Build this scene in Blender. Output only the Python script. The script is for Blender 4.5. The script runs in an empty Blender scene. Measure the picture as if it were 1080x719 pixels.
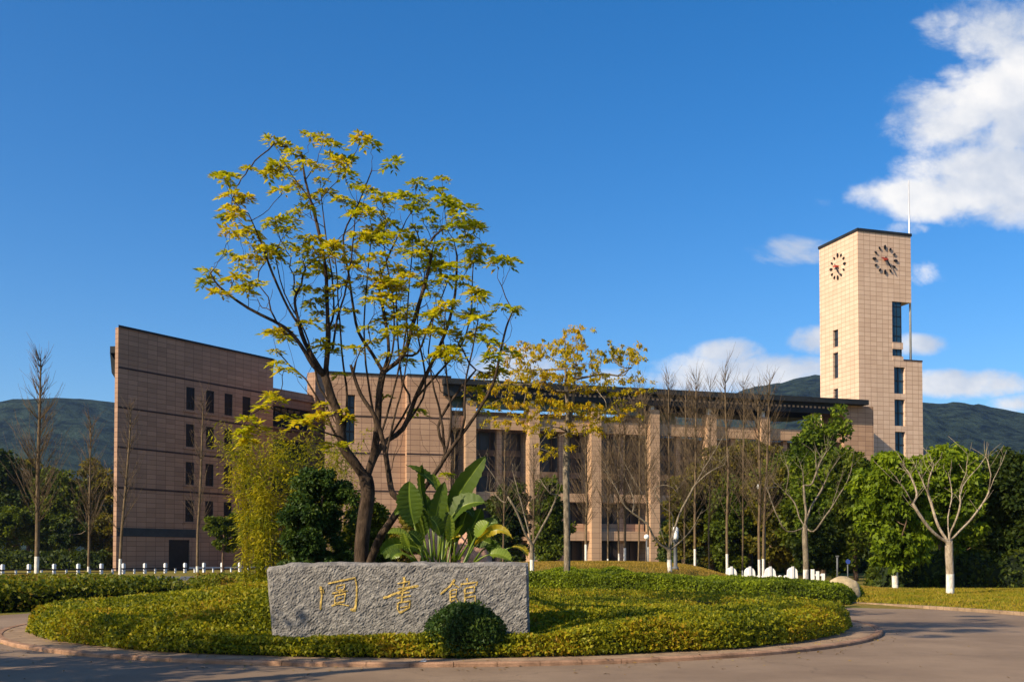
import bpy, bmesh, math, random
import numpy as np
from mathutils import Vector, noise

scene = bpy.context.scene
C = scene.collection
R = math.radians

# ------------------------------------------------------------------ camera
FPX, CX, HOR, CAMH = 1100.0, 540.0, 585.0, 1.6      # focal length in photo pixels, centre, horizon line, eye height
TH = R(1.6)                                         # slight upward pitch of the camera
CP = HOR - FPX * math.tan(TH)
cam = bpy.data.cameras.new('camera'); camo = bpy.data.objects.new('camera', cam); C.objects.link(camo)
cam.sensor_width = 36.0; cam.lens = 36.0 * FPX / 1080.0
cam.shift_y = (CP - 359.5) / 1080.0
cam.clip_start = 0.1; cam.clip_end = 12000
camo.location = (0, 0, CAMH); camo.rotation_euler = (math.pi / 2 + TH, 0, 0)
scene.camera = camo

# ------------------------------------------------------------------ light
SUN_EL, SUN_AZ = R(33), math.atan2(-0.79, -0.61)
SD = Vector((math.sin(SUN_AZ) * math.cos(SUN_EL), math.cos(SUN_AZ) * math.cos(SUN_EL), math.sin(SUN_EL)))
sl = bpy.data.lights.new('sun', 'SUN'); sl.energy = 5.0; sl.angle = R(0.5); sl.color = (1.0, 0.84, 0.61)
so = bpy.data.objects.new('sun', sl); C.objects.link(so); so.location = (-30, -30, 40)
so.rotation_euler = SD.to_track_quat('Z', 'Y').to_euler()
scene.view_settings.view_transform = 'Standard'; scene.view_settings.look = 'None'
scene.view_settings.exposure = 0.6; scene.view_settings.gamma = 1.0
scene.view_settings.use_curve_mapping = False
scene.cycles.use_denoising = True
scene.cycles.max_bounces = 6; scene.cycles.diffuse_bounces = 3; scene.cycles.transmission_bounces = 4
scene.cycles.transparent_max_bounces = 8; scene.cycles.volume_bounces = 0
scene.cycles.sample_clamp_indirect = 4.0


# ------------------------------------------------------------------ node helpers
class NT:
    def __init__(s, tree): s.t = tree; s.n = tree.nodes; s.l = tree.links
    def new(s, typ, **kw):
        n = s.n.new(typ)
        for k, v in kw.items(): setattr(n, k, v)
        return n
    def put(s, sock, v):
        if isinstance(v, bpy.types.NodeSocket): s.l.new(v, sock)
        elif v is not None: sock.default_value = v
    def m(s, op, a, b=None, c=None, clamp=False):
        n = s.new('ShaderNodeMath', operation=op, use_clamp=clamp)
        for i, v in enumerate((a, b, c)):
            if v is not None: s.put(n.inputs[i], v)
        return n.outputs[0]
    def mix(s, f, a, b, blend='MIX'):
        n = s.new('ShaderNodeMix', data_type='RGBA', blend_type=blend)
        s.put(n.inputs[0], f); s.put(n.inputs[6], a); s.put(n.inputs[7], b)
        return n.outputs[2]
    def noise(s, vec, scale, detail=4, rough=0.55, dist=0.0):
        n = s.new('ShaderNodeTexNoise'); s.put(n.inputs['Vector'], vec)
        n.inputs['Scale'].default_value = scale; n.inputs['Detail'].default_value = detail
        n.inputs['Roughness'].default_value = rough; n.inputs['Distortion'].default_value = dist
        return n.outputs['Fac']
    def smooth(s, v, a, b, c=0.0, d=1.0):
        n = s.new('ShaderNodeMapRange', interpolation_type='SMOOTHSTEP')
        s.put(n.inputs[0], v); n.inputs[1].default_value = a; n.inputs[2].default_value = b
        n.inputs[3].default_value = c; n.inputs[4].default_value = d
        return n.outputs[0]


def c4(c): return (c[0], c[1], c[2], 1.0)


# ------------------------------------------------------------------ sky: Nishita with procedural clouds
w = bpy.data.worlds.new('World'); scene.world = w; w.use_nodes = True
T = NT(w.node_tree); T.n.clear()
sky = T.new('ShaderNodeTexSky', sky_type='NISHITA'); sky.sun_disc = False
sky.sun_elevation = SUN_EL; sky.sun_rotation = SUN_AZ % (2 * math.pi)
sky.altitude = 800; sky.air_density = 1.0; sky.dust_density = 2.0; sky.ozone_density = 3.0
hs = T.new('ShaderNodeHueSaturation'); hs.inputs['Saturation'].default_value = 1.38
hs.inputs['Hue'].default_value = 0.503
hs.inputs['Value'].default_value = 1.55
T.l.new(sky.outputs[0], hs.inputs['Color'])
tc = T.new('ShaderNodeTexCoord'); sep = T.new('ShaderNodeSeparateXYZ')
T.l.new(tc.outputs['Generated'], sep.inputs[0])
ysafe = T.m('MAXIMUM', sep.outputs[1], 0.05)
U = T.m('DIVIDE', sep.outputs[0], ysafe); V = T.m('DIVIDE', sep.outputs[2], ysafe)
cmb = T.new('ShaderNodeCombineXYZ'); T.l.new(U, cmb.inputs[0]); T.l.new(T.m('MULTIPLY', V, 1.35), cmb.inputs[1])
n1 = T.noise(cmb.outputs[0], 9, 10, 0.62, 0.3)
n2 = T.noise(cmb.outputs[0], 30, 8, 0.65, 0.2)
nz = T.m('ADD', T.m('MULTIPLY', T.m('SUBTRACT', n1, 0.5), 2.7), T.m('MULTIPLY', T.m('SUBTRACT', n2, 0.5), 0.9))
CLOUDS = [  # centre and half size in photo pixels, density
    (1080, 22, 78, 38, 1.05), (1018, 14, 40, 14, .75), (1095, 110, 84, 58, 1.25), (1030, 120, 72, 34, 1.1), (975, 95, 42, 15, .65), (1070, 185, 88, 44, 1.25), (985, 206, 72, 20, 1.0), (940, 213, 34, 7, .5),
    (840, 263, 48, 16, 1.15), (870, 211, 16, 6, .3), (935, 240, 40, 7, .45), (980, 285, 18, 8, .2),
    (790, 392, 76, 20, 1.15), (772, 370, 34, 13, 1.1), (728, 402, 44, 12, .85), (848, 392, 40, 14, .9), (856, 357, 26, 13, 1.0), (975, 362, 34, 10, .9),
    (1028, 403, 60, 14, 1.15), (1080, 423, 30, 9, .7), (545, 385, 56, 17, .95), (640, 398, 40, 9, .6)]
tot = None
for (px, py, rx, ry, dn) in CLOUDS:
    cu = (px - CX) / FPX; cv = (HOR - py) / FPX * 1.0
    dx = T.m('MULTIPLY', T.m('SUBTRACT', U, cu), FPX / rx); dy = T.m('MULTIPLY', T.m('SUBTRACT', V, cv), FPX / ry)
    d2 = T.m('ADD', T.m('MULTIPLY', dx, dx), T.m('MULTIPLY', dy, dy))
    e = T.m('MULTIPLY', T.m('SUBTRACT', 1.0, T.m('MULTIPLY', d2, 0.5)), dn)
    tot = e if tot is None else T.m('MAXIMUM', tot, e)
dens = T.m('ADD', tot, nz)
mask = T.smooth(dens, 0.12, 1.0)
shade = T.smooth(T.noise(cmb.outputs[0], 9, 5, 0.55), 0.35, 0.7)
ccol = T.mix(shade, c4((5.6, 6.1, 7.0)), c4((10.2, 9.8, 9.2)))
skyc = T.mix(T.m('MULTIPLY', mask, 0.93), hs.outputs[0], ccol)
bg = T.new('ShaderNodeBackground'); bg.inputs['Strength'].default_value = 0.075
T.l.new(skyc, bg.inputs['Color'])
wo = T.new('ShaderNodeOutputWorld'); T.l.new(bg.outputs[0], wo.inputs['Surface'])


# ------------------------------------------------------------------ projection helpers (where a thing of the photo stands)
def ray(px, py):
    x = (px - CX) / FPX; y = (CP - py) / FPX
    return (x, math.cos(TH) - y * math.sin(TH), math.sin(TH) + y * math.cos(TH))
def at(px, py, Y):
    r = ray(px, py); k = Y / r[1]
    return Vector((r[0] * k, Y, CAMH + r[2] * k))
def uof(px, py=585): r = ray(px, py); return r[0] / r[1]
def zof(py, Y, px=540): return at(px, py, Y).z


# ------------------------------------------------------------------ materials
MATS = {}
def new_mat(name):
    m = bpy.data.materials.new(name); m.use_nodes = True; t = NT(m.node_tree); t.n.clear()
    b = t.new('ShaderNodeBsdfPrincipled'); o = t.new('ShaderNodeOutputMaterial'); t.l.new(b.outputs[0], o.inputs[0])
    MATS[name] = m
    return m, t, b, o
def plain(name, col, rough=0.6, var=0.25, scale=3.0, bump=0.0, bscale=20.0, metal=0.0, spec=0.15):
    m, t, b, o = new_mat(name)
    tc = t.new('ShaderNodeTexCoord')
    n = t.noise(tc.outputs['Object'], scale, 6, 0.6)
    dark = [c * (1 - var) for c in col]; light = [min(1, c * (1 + var)) for c in col]
    t.put(b.inputs['Base Color'], t.mix(t.smooth(n, 0.3, 0.7), c4(dark), c4(light)))
    b.inputs['Roughness'].default_value = rough; b.inputs['Metallic'].default_value = metal
    b.inputs['Specular IOR Level'].default_value = spec
    if bump:
        bn = t.new('ShaderNodeBump'); bn.inputs['Strength'].default_value = bump; bn.inputs['Distance'].default_value = 8.0 if name == 'forest_hill' else 0.05
        t.l.new(t.noise(tc.outputs['Object'], bscale, 8, 0.65), bn.inputs['Height']); t.l.new(bn.outputs[0], b.inputs['Normal'])
    return m
def cladding(name, c1, c2, mortar, bw=0.9, rh=0.6, ms=0.02, var=0.12):
    m, t, b, o = new_mat(name)
    tc = t.new('ShaderNodeTexCoord'); sp = t.new('ShaderNodeSeparateXYZ'); t.l.new(tc.outputs['Object'], sp.inputs[0])
    cb = t.new('ShaderNodeCombineXYZ'); t.l.new(t.m('ADD', sp.outputs[0], sp.outputs[1]), cb.inputs[0]); t.l.new(sp.outputs[2], cb.inputs[1])
    br = t.new('ShaderNodeTexBrick'); br.offset = 0.0; t.l.new(cb.outputs[0], br.inputs['Vector'])
    br.inputs['Color1'].default_value = c4(c1); br.inputs['Color2'].default_value = c4(c2); br.inputs['Mortar'].default_value = c4(mortar)
    br.inputs['Scale'].default_value = 1.0; br.inputs['Mortar Size'].default_value = ms; br.inputs['Mortar Smooth'].default_value = 0.2
    br.inputs['Bias'].default_value = 0.0; br.inputs['Brick Width'].default_value = bw; br.inputs['Row Height'].default_value = rh
    st = t.new('ShaderNodeMapping'); st.inputs['Scale'].default_value = (0.5, 0.5, 0.07); t.l.new(tc.outputs['Object'], st.inputs[0])
    n = t.noise(st.outputs[0], 1.0, 6, 0.65); n2_ = t.noise(tc.outputs['Object'], 0.18, 4)
    k = t.m('ADD', 1 - var, t.m('MULTIPLY', t.m('ADD', n, n2_), var))
    mul = t.new('ShaderNodeCombineColor')
    for i in range(3): t.l.new(k, mul.inputs[i])
    t.put(b.inputs['Base Color'], t.mix(1.0, br.outputs['Color'], mul.outputs[0], 'MULTIPLY'))
    b.inputs['Roughness'].default_value = 0.6; b.inputs['Specular IOR Level'].default_value = 0.15
    bn = t.new('ShaderNodeBump'); bn.inputs['Strength'].default_value = 0.4; bn.inputs['Distance'].default_value = 0.02; bn.invert = True
    t.l.new(br.outputs['Fac'], bn.inputs['Height']); t.l.new(bn.outputs[0], b.inputs['Normal'])
    return m
def leafmat(name, cols, trans=0.45, scale=0.5, rough=0.5, spec=0.14):
    """cols: three or four leaf colours; every leaf takes one of its own, with slow drift over the crown"""
    m, t, b, o = new_mat(name)
    g = t.new('ShaderNodeNewGeometry'); tc = t.new('ShaderNodeTexCoord')
    n = t.noise(tc.outputs['Object'], scale, 3, 0.5)
    f = t.m('ADD', t.m('MULTIPLY', g.outputs['Random Per Island'], 0.58), t.m('MULTIPLY', t.smooth(n, 0.32, 0.68), 0.42))
    rp = t.new('ShaderNodeValToRGB'); t.l.new(f, rp.inputs[0])
    el = rp.color_ramp.elements
    while len(el) < len(cols): el.new(0.5)
    for i, c in enumerate(cols): el[i].position = 0.1 + 0.8 * i / (len(cols) - 1); el[i].color = c4(c)
    t.put(b.inputs['Base Color'], rp.outputs[0]); b.inputs['Roughness'].default_value = rough
    b.inputs['Specular IOR Level'].default_value = spec
    tr = t.new('ShaderNodeBsdfTranslucent')
    t.put(tr.inputs['Color'], t.mix(1.0, rp.outputs[0], c4((1.5, 1.4, 0.6)), 'MULTIPLY'))
    mx = t.new('ShaderNodeMixShader'); mx.inputs[0].default_value = trans
    t.l.new(b.outputs[0], mx.inputs[1]); t.l.new(tr.outputs[0], mx.inputs[2]); t.l.new(mx.outputs[0], o.inputs[0])
    return m
def bark(name, c1, c2, scale=6.0, bump=0.6):
    m, t, b, o = new_mat(name)
    tc = t.new('ShaderNodeTexCoord'); mp = t.new('ShaderNodeMapping'); mp.inputs['Scale'].default_value = (1, 1, 0.35)
    t.l.new(tc.outputs['Object'], mp.inputs[0]); n = t.noise(mp.outputs[0], scale, 8, 0.7)
    t.put(b.inputs['Base Color'], t.mix(t.smooth(n, 0.35, 0.65), c4(c1), c4(c2)))
    b.inputs['Roughness'].default_value = 0.85; b.inputs['Specular IOR Level'].default_value = 0.05
    bn = t.new('ShaderNodeBump'); bn.inputs['Strength'].default_value = bump; bn.inputs['Distance'].default_value = 0.03
    t.l.new(t.noise(mp.outputs[0], scale * 4, 6, 0.7), bn.inputs['Height']); t.l.new(bn.outputs[0], b.inputs['Normal'])
    return m
def glassmat(name, col, rough=0.08):
    m, t, b, o = new_mat(name)
    tc = t.new('ShaderNodeTexCoord'); n = t.noise(tc.outputs['Object'], 0.35, 3)
    t.put(b.inputs['Base Color'], t.mix(n, c4([c * 0.5 for c in col]), c4([c * 1.5 for c in col])))
    b.inputs['Roughness'].default_value = rough; b.inputs['Specular IOR Level'].default_value = 0.35
    return m

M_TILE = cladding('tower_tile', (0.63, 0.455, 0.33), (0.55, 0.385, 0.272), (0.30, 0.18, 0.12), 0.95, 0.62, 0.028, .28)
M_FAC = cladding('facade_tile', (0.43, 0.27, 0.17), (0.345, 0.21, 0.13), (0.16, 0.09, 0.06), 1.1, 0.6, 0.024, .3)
M_WING = cladding('shaded_wing_tile', (0.335, 0.205, 0.133), (0.255, 0.155, 0.10), (0.12, 0.062, 0.04), 1.2, 0.5, 0.022, .32)  # tile colour darkened to deepen the shade on the wing side
M_BEAM = cladding('beam_tile', (0.46, 0.30, 0.185), (0.40, 0.255, 0.155), (0.22, 0.135, 0.085), 1.0, 0.6, 0.022, .2)
M_DARK = plain('dark_slab', (0.016, 0.018, 0.020), 0.7, 0.3, 0.6, spec=.2)
M_GROOVE = plain('dark_groove', (0.045, 0.028, 0.024), 0.8, 0.2, 1)
M_BAND = plain('dark_band', (0.035, 0.04, 0.042), 0.7, 0.2, 1)
M_GLASS = glassmat('window_glass', (0.018, 0.024, 0.032))
M_GLASSW = glassmat('shaded_glass', (0.006, 0.008, 0.011), 0.3)
M_GLASSW.node_tree.nodes['Principled BSDF'].inputs['Specular IOR Level'].default_value = 0.1
M_GLASSM = glassmat('bronze_glass', (0.035, 0.026, 0.022), 0.3)
M_GLASSB = glassmat('blue_glass', (0.015, 0.05, 0.09), 0.05)
M_GLASSG = glassmat('green_glass', (0.10, 0.16, 0.14), 0.25)
M_BRF = plain('brown_panel', (0.15, 0.10, 0.07), 0.7, 0.3, 0.8)
M_FRAME = plain('window_frame_metal', (0.018, 0.019, 0.021), 0.5, 0.2, 2)
M_WHITE = plain('white_paint', (0.78, 0.77, 0.73), 0.55, 0.08, 2, 0.1)
M_WALLW = plain('white_wall', (0.62, 0.62, 0.62), 0.7, 0.1, 0.5)
M_BLACK = plain('black_metal', (0.015, 0.013, 0.012), 0.5, 0.2, 2)
M_RED = plain('red_metal', (0.35, 0.05, 0.03), 0.5, 0.2, 2)
M_STEEL = plain('pale_steel', (0.55, 0.56, 0.57), 0.4, 0.1, 2, metal=0.3)
M_GREY = plain('grey_metal', (0.11, 0.115, 0.12), 0.5, 0.15, 2)
M_GOLD = plain('gold_paint', (0.50, 0.35, 0.10), 0.5, 0.45, 16, 0.6, 60, metal=0.2)
M_KERB = plain('kerb_granite', (0.30, 0.175, 0.105), 0.8, 0.35, 3, 0.5, 60)
M_PAVE = plain('kerb_paving', (0.27, 0.185, 0.115), 0.85, 0.25, 3, 0.4, 40)
M_SOIL = plain('soil', (0.055, 0.036, 0.02), 0.95, 0.3, 3, 0.6, 20)
M_ROCK = plain('tan_rock', (0.40, 0.31, 0.18), 0.85, 0.25, 2.5, 0.7, 9)
M_PINK = plain('pink_rock', (0.42, 0.24, 0.17), 0.85, 0.35, 3.5, 0.7, 9)
M_BLUE = plain('sign_blue', (0.03, 0.06, 0.25), 0.4, 0.1, 2)
M_HILL = plain('forest_hill', (0.020, 0.030, 0.018), 0.95, 0.8, 0.045, 1.0, 0.12, spec=0.0)
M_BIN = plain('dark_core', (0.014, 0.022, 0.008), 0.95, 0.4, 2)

# rough grey granite of the name stone
m, t, b, o = new_mat('name_stone')
tc = t.new('ShaderNodeTexCoord')
mp = t.new('ShaderNodeMapping'); mp.inputs['Rotation'].default_value = (0, R(38), 0); mp.inputs['Scale'].default_value = (1, 1, 1.5)
t.l.new(tc.outputs['Object'], mp.inputs[0])
na = t.noise(mp.outputs[0], 7, 9, 0.7); nb = t.noise(tc.outputs['Object'], 60, 4, 0.7); nc = t.noise(tc.outputs['Object'], 1.3, 4)
base = t.mix(t.smooth(na, 0.3, 0.72), c4((0.125, 0.116, 0.105)), c4((0.36, 0.335, 0.295)))
base = t.mix(t.m('MULTIPLY', t.smooth(nb, 0.42, 0.6), 0.45), base, c4((0.09, 0.09, 0.095)))
base = t.mix(t.m('MULTIPLY', t.smooth(nc, 0.45, 0.75), 0.35), base, c4((0.17, 0.16, 0.15)))
t.put(b.inputs['Base Color'], base); b.inputs['Roughness'].default_value = 0.85; b.inputs['Specular IOR Level'].default_value = 0.1
bn = t.new('ShaderNodeBump'); bn.inputs['Strength'].default_value = 1.0; bn.inputs['Distance'].default_value = 0.04
t.l.new(t.m('ADD', na, t.m('MULTIPLY', nb, 0.25)), bn.inputs['Height']); t.l.new(bn.outputs[0], b.inputs['Normal'])
M_STONE = m

# road: worn warm concrete asphalt with patches, tyre-polished tracks, cracks
m, t, b, o = new_mat('road_surface')
tc = t.new('ShaderNodeTexCoord')
n1_ = t.noise(tc.outputs['Object'], 0.35, 6, 0.6); n2_ = t.noise(tc.outputs['Object'], 70, 3, 0.7); n3_ = t.noise(tc.outputs['Object'], 3.0, 6, 0.7)
base = t.mix(t.smooth(n1_, 0.35, 0.68), c4((0.185, 0.128, 0.082)), c4((0.265, 0.188, 0.122)))
base = t.mix(t.m('MULTIPLY', t.smooth(n3_, 0.5, 0.75), 0.35), base, c4((0.12, 0.09, 0.066)))
base = t.mix(t.m('MULTIPLY', t.smooth(n2_, 0.45, 0.62), 0.35), base, c4((0.09, 0.07, 0.055)))
vo = t.new('ShaderNodeTexVoronoi', feature='DISTANCE_TO_EDGE'); vo.inputs['Scale'].default_value = 0.22
wv = t.new('ShaderNodeVectorMath', operation='ADD'); t.l.new(tc.outputs['Object'], wv.inputs[0])
nn = t.new('ShaderNodeTexNoise'); nn.inputs['Scale'].default_value = 1.2; nn.inputs['Detail'].default_value = 6; t.l.new(tc.outputs['Object'], nn.inputs['Vector']); t.l.new(nn.outputs['Color'], wv.inputs[1])
t.l.new(wv.outputs[0], vo.inputs['Vector'])
base = t.mix(t.smooth(vo.outputs['Distance'], 0.0, 0.006, 0.3, 0.0), base, c4((0.05, 0.04, 0.03)))
t.put(b.inputs['Base Color'], base); b.inputs['Roughness'].default_value = 0.8; b.inputs['Specular IOR Level'].default_value = 0.15
bn = t.new('ShaderNodeBump'); bn.inputs['Strength'].default_value = 0.35; bn.inputs['Distance'].default_value = 0.01
t.l.new(n2_, bn.inputs['Height']); t.l.new(bn.outputs[0], b.inputs['Normal'])
M_ROAD = m
M_ROADB = plain('shaded_asphalt', (0.10, 0.105, 0.115), 0.7, 0.15, 0.3)  # dark blue-grey of the side road lying in shade, put into its colour

# ground: patchy grass and bare earth
m, t, b, o = new_mat('ground_grass')
tc = t.new('ShaderNodeTexCoord')
n1_ = t.noise(tc.outputs['Object'], 0.5, 8, 0.65); n2_ = t.noise(tc.outputs['Object'], 9, 6, 0.7)
base = t.mix(t.smooth(n1_, 0.38, 0.62), c4((0.17, 0.115, 0.03)), c4((0.10, 0.12, 0.02)))
base = t.mix(t.smooth(n2_, 0.4, 0.7), base, c4((0.24, 0.17, 0.045)))
t.put(b.inputs['Base Color'], base); b.inputs['Roughness'].default_value = 0.95; b.inputs['Specular IOR Level'].default_value = 0.05
bn = t.new('ShaderNodeBump'); bn.inputs['Strength'].default_value = 0.8; bn.inputs['Distance'].default_value = 0.05
t.l.new(n2_, bn.inputs['Height']); t.l.new(bn.outputs[0], b.inputs['Normal'])
M_GRASS = m

B_DARK = bark('bark_dark', (0.05, 0.034, 0.024), (0.16, 0.105, 0.07))
B_PALE = bark('bark_pale', (0.20, 0.15, 0.10), (0.44, 0.36, 0.26), 12, 1.0)
B_BROWN = bark('bark_brown', (0.085, 0.06, 0.035), (0.17, 0.12, 0.07), 8)
B_GREY = bark('bark_grey', (0.10, 0.08, 0.055), (0.27, 0.22, 0.155), 12, 1.0)
B_WHITE = bark('whitewash', (0.48, 0.43, 0.36), (0.78, 0.74, 0.66), 14, 0.6)
L_BIG = leafmat('leaf_yellow_big', [(0.16, 0.22, 0.012), (0.34, 0.36, 0.015), (0.50, 0.46, 0.02), (0.52, 0.38, 0.03)], 0.42)
L_GOLD = leafmat('leaf_gold', [(0.16, 0.16, 0.012), (0.38, 0.31, 0.012), (0.54, 0.40, 0.014), (0.50, 0.29, 0.02)], 0.42)
L_HEDGE = leafmat('leaf_yellow_hedge', [(0.05, 0.075, 0.007), (0.15, 0.165, 0.009), (0.29, 0.275, 0.011), (0.30, 0.18, 0.012)], 0.35, 0.9)
L_HEDGEG = leafmat('leaf_green_hedge', [(0.04, 0.065, 0.007), (0.13, 0.17, 0.009), (0.26, 0.31, 0.012)], 0.35, 0.6)
L_HEDGED = leafmat('leaf_dark_hedge', [(0.04, 0.06, 0.008), (0.10, 0.13, 0.010), (0.20, 0.19, 0.014), (0.16, 0.08, 0.014)], 0.35, 0.4)
L_BUSH = leafmat('leaf_bush', [(0.018, 0.04, 0.010), (0.035, 0.07, 0.012), (0.075, 0.11, 0.016)], 0.25, 2)
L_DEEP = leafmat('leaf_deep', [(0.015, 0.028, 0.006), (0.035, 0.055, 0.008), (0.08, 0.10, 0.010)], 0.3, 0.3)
L_MID = leafmat('leaf_mid', [(0.035, 0.055, 0.008), (0.08, 0.11, 0.010), (0.17, 0.19, 0.014)], 0.38, 0.25)
L_OLIVE = leafmat('leaf_olive', [(0.045, 0.05, 0.008), (0.12, 0.11, 0.012), (0.21, 0.16, 0.018)], 0.38, 0.25)
L_BRIGHT = leafmat('leaf_bright', [(0.055, 0.09, 0.008), (0.14, 0.20, 0.010), (0.27, 0.34, 0.016)], 0.45, 0.35)
L_BRIGHT2 = leafmat('leaf_fresh', [(0.04, 0.07, 0.008), (0.10, 0.15, 0.010), (0.20, 0.24, 0.016)], 0.4, 0.3)
L_BAMB = leafmat('leaf_bamboo', [(0.09, 0.12, 0.008), (0.25, 0.24, 0.010), (0.42, 0.34, 0.014)], 0.45, 1.2)
L_TAWNY = leafmat('grass_tawny', [(0.16, 0.13, 0.012), (0.30, 0.20, 0.03), (0.34, 0.20, 0.05)], 0.35, 0.5)
L_LITTER = leafmat('leaf_litter', [(0.12, 0.07, 0.03), (0.24, 0.14, 0.04), (0.32, 0.24, 0.05)], 0.1, 0.8)
L_GRASS = leafmat('grass_blade', [(0.13, 0.15, 0.010), (0.26, 0.22, 0.012), (0.34, 0.22, 0.03)], 0.35, 0.8)
L_BANANA = leafmat('leaf_banana', [(0.035, 0.07, 0.010), (0.085, 0.13, 0.012)], 0.35, 2.5, 0.5, 0.2)
L_BANLIT = leafmat('leaf_banana_light', [(0.14, 0.22, 0.02), (0.24, 0.30, 0.03)], 0.45, 2.5, 0.35, 0.6)
L_BANYEL = leafmat('leaf_banana_yellow', [(0.36, 0.28, 0.015), (0.44, 0.33, 0.02)], 0.45, 2.5, 0.4, 0.5)


# ------------------------------------------------------------------ object helpers
def tag(o, label=None, cat=None, group=None, kind=None):
    if label: o['label'] = label
    if cat: o['category'] = cat
    if group: o['group'] = group
    if kind: o['kind'] = kind
    return o
def link(name, me, mats, parent=None, loc=None, rz=0.0):
    for mm in (mats if isinstance(mats, (list, tuple)) else [mats]): me.materials.append(mm)
    o = bpy.data.objects.new(name, me); C.objects.link(o)
    if parent: o.parent = parent
    if loc is not None: o.location = loc
    if rz: o.rotation_euler = (0, 0, rz)
    return o
def empty(name, loc=(0, 0, 0), rz=0.0, **kw):
    o = bpy.data.objects.new(name, None); C.objects.link(o); o.location = loc; o.rotation_euler = (0, 0, rz)
    o.empty_display_size = 0.5
    return tag(o, **kw)
def npmesh(name, V, F, mi=None, smooth=False):
    """V (n,3), F (m,k) one face size"""
    me = bpy.data.meshes.new(name); V = np.asarray(V, np.float32); F = np.asarray(F, np.int32)
    k = F.shape[1]; me.vertices.add(len(V)); me.vertices.foreach_set('co', V.ravel())
    me.loops.add(F.size); me.loops.foreach_set('vertex_index', F.ravel())
    me.polygons.add(len(F)); me.polygons.foreach_set('loop_start', np.arange(0, F.size, k, dtype=np.int32))
    try: me.polygons.foreach_set('loop_total', np.full(len(F), k, np.int32))
    except Exception: pass
    if mi is not None: me.polygons.foreach_set('material_index', np.asarray(mi, np.int32))
    if smooth: me.polygons.foreach_set('use_smooth', np.ones(len(F), bool))
    me.update(calc_edges=True); me.validate()
    return me
class MB:
    def __init__(s): s.v = []; s.f = []; s.mi = []; s.sm = []
    def quad(s, a, b, c, d, mi=0):
        i = len(s.v); s.v += [tuple(a), tuple(b), tuple(c), tuple(d)]; s.f.append((i, i + 1, i + 2, i + 3)); s.mi.append(mi); s.sm.append(False)
    def box(s, x0, x1, y0, y1, z0, z1, mi=0):
        i = len(s.v)
        s.v += [(x0, y0, z0), (x1, y0, z0), (x1, y1, z0), (x0, y1, z0), (x0, y0, z1), (x1, y0, z1), (x1, y1, z1), (x0, y1, z1)]
        for q in ((0, 3, 2, 1), (4, 5, 6, 7), (0, 1, 5, 4), (1, 2, 6, 5), (2, 3, 7, 6), (3, 0, 4, 7)):
            s.f.append(tuple(i + k for k in q)); s.mi.append(mi); s.sm.append(False)
    def prism(s, poly, z0, z1, mi=0):
        """poly counter-clockwise in x,y"""
        i = len(s.v); n = len(poly)
        s.v += [(p[0], p[1], z0) for p in poly] + [(p[0], p[1], z1) for p in poly]
        for k in range(n):
            j = (k + 1) % n; s.f.append((i + k, i + j, i + n + j, i + n + k)); s.mi.append(mi); s.sm.append(False)
        s.f.append(tuple(i + n + k for k in range(n))); s.f.append(tuple(i + k for k in reversed(range(n)))); s.mi += [mi, mi]; s.sm += [False, False]
    def tube(s, pts, rad, n=8, mi=0, cap=True, smooth=True):
        pts = [Vector(p) for p in pts]; i0 = len(s.v); last = None
        if not hasattr(rad, '__len__'): rad = [rad] * len(pts)
        for k, p in enumerate(pts):
            d = (pts[min(k + 1, len(pts) - 1)] - pts[max(k - 1, 0)])
            d = d.normalized() if d.length > 1e-9 else Vector((0, 0, 1))
            if last is None:
                a = d.orthogonal().normalized()
            else:
                a = (last - d * last.dot(d)); a = a.normalized() if a.length > 1e-6 else d.orthogonal().normalized()
            last = a; b_ = d.cross(a)
            for q in range(n):
                an = 2 * math.pi * q / n
                s.v.append(tuple(p + (a * math.cos(an) + b_ * math.sin(an)) * rad[k]))
        for k in range(len(pts) - 1):
            for q in range(n):
                q2 = (q + 1) % n
                s.f.append((i0 + k * n + q, i0 + k * n + q2, i0 + (k + 1) * n + q2, i0 + (k + 1) * n + q)); s.mi.append(mi); s.sm.append(smooth)
        if cap:
            s.f.append(tuple(i0 + q for q in reversed(range(n)))); s.f.append(tuple(i0 + (len(pts) - 1) * n + q for q in range(n))); s.mi += [mi, mi]; s.sm += [False, False]
    def lathe(s, prof, n=20, c=(0, 0, 0), mi=0):
        i0 = len(s.v)
        for r, z in prof:
            for q in range(n):
                an = 2 * math.pi * q / n; s.v.append((c[0] + r * math.cos(an), c[1] + r * math.sin(an), c[2] + z))
        for k in range(len(prof) - 1):
            for q in range(n):
                q2 = (q + 1) % n
                s.f.append((i0 + k * n + q, i0 + k * n + q2, i0 + (k + 1) * n + q2, i0 + (k + 1) * n + q)); s.mi.append(mi); s.sm.append(True)
    def mesh(s, name):
        me = bpy.data.meshes.new(name); me.from_pydata(s.v, [], s.f)
        me.polygons.foreach_set('material_index', s.mi); me.polygons.foreach_set('use_smooth', s.sm); me.update()
        return me
    def build(s, name, mats, parent=None, loc=None, rz=0.0): return link(name, s.mesh(name), mats, parent, loc, rz)


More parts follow.
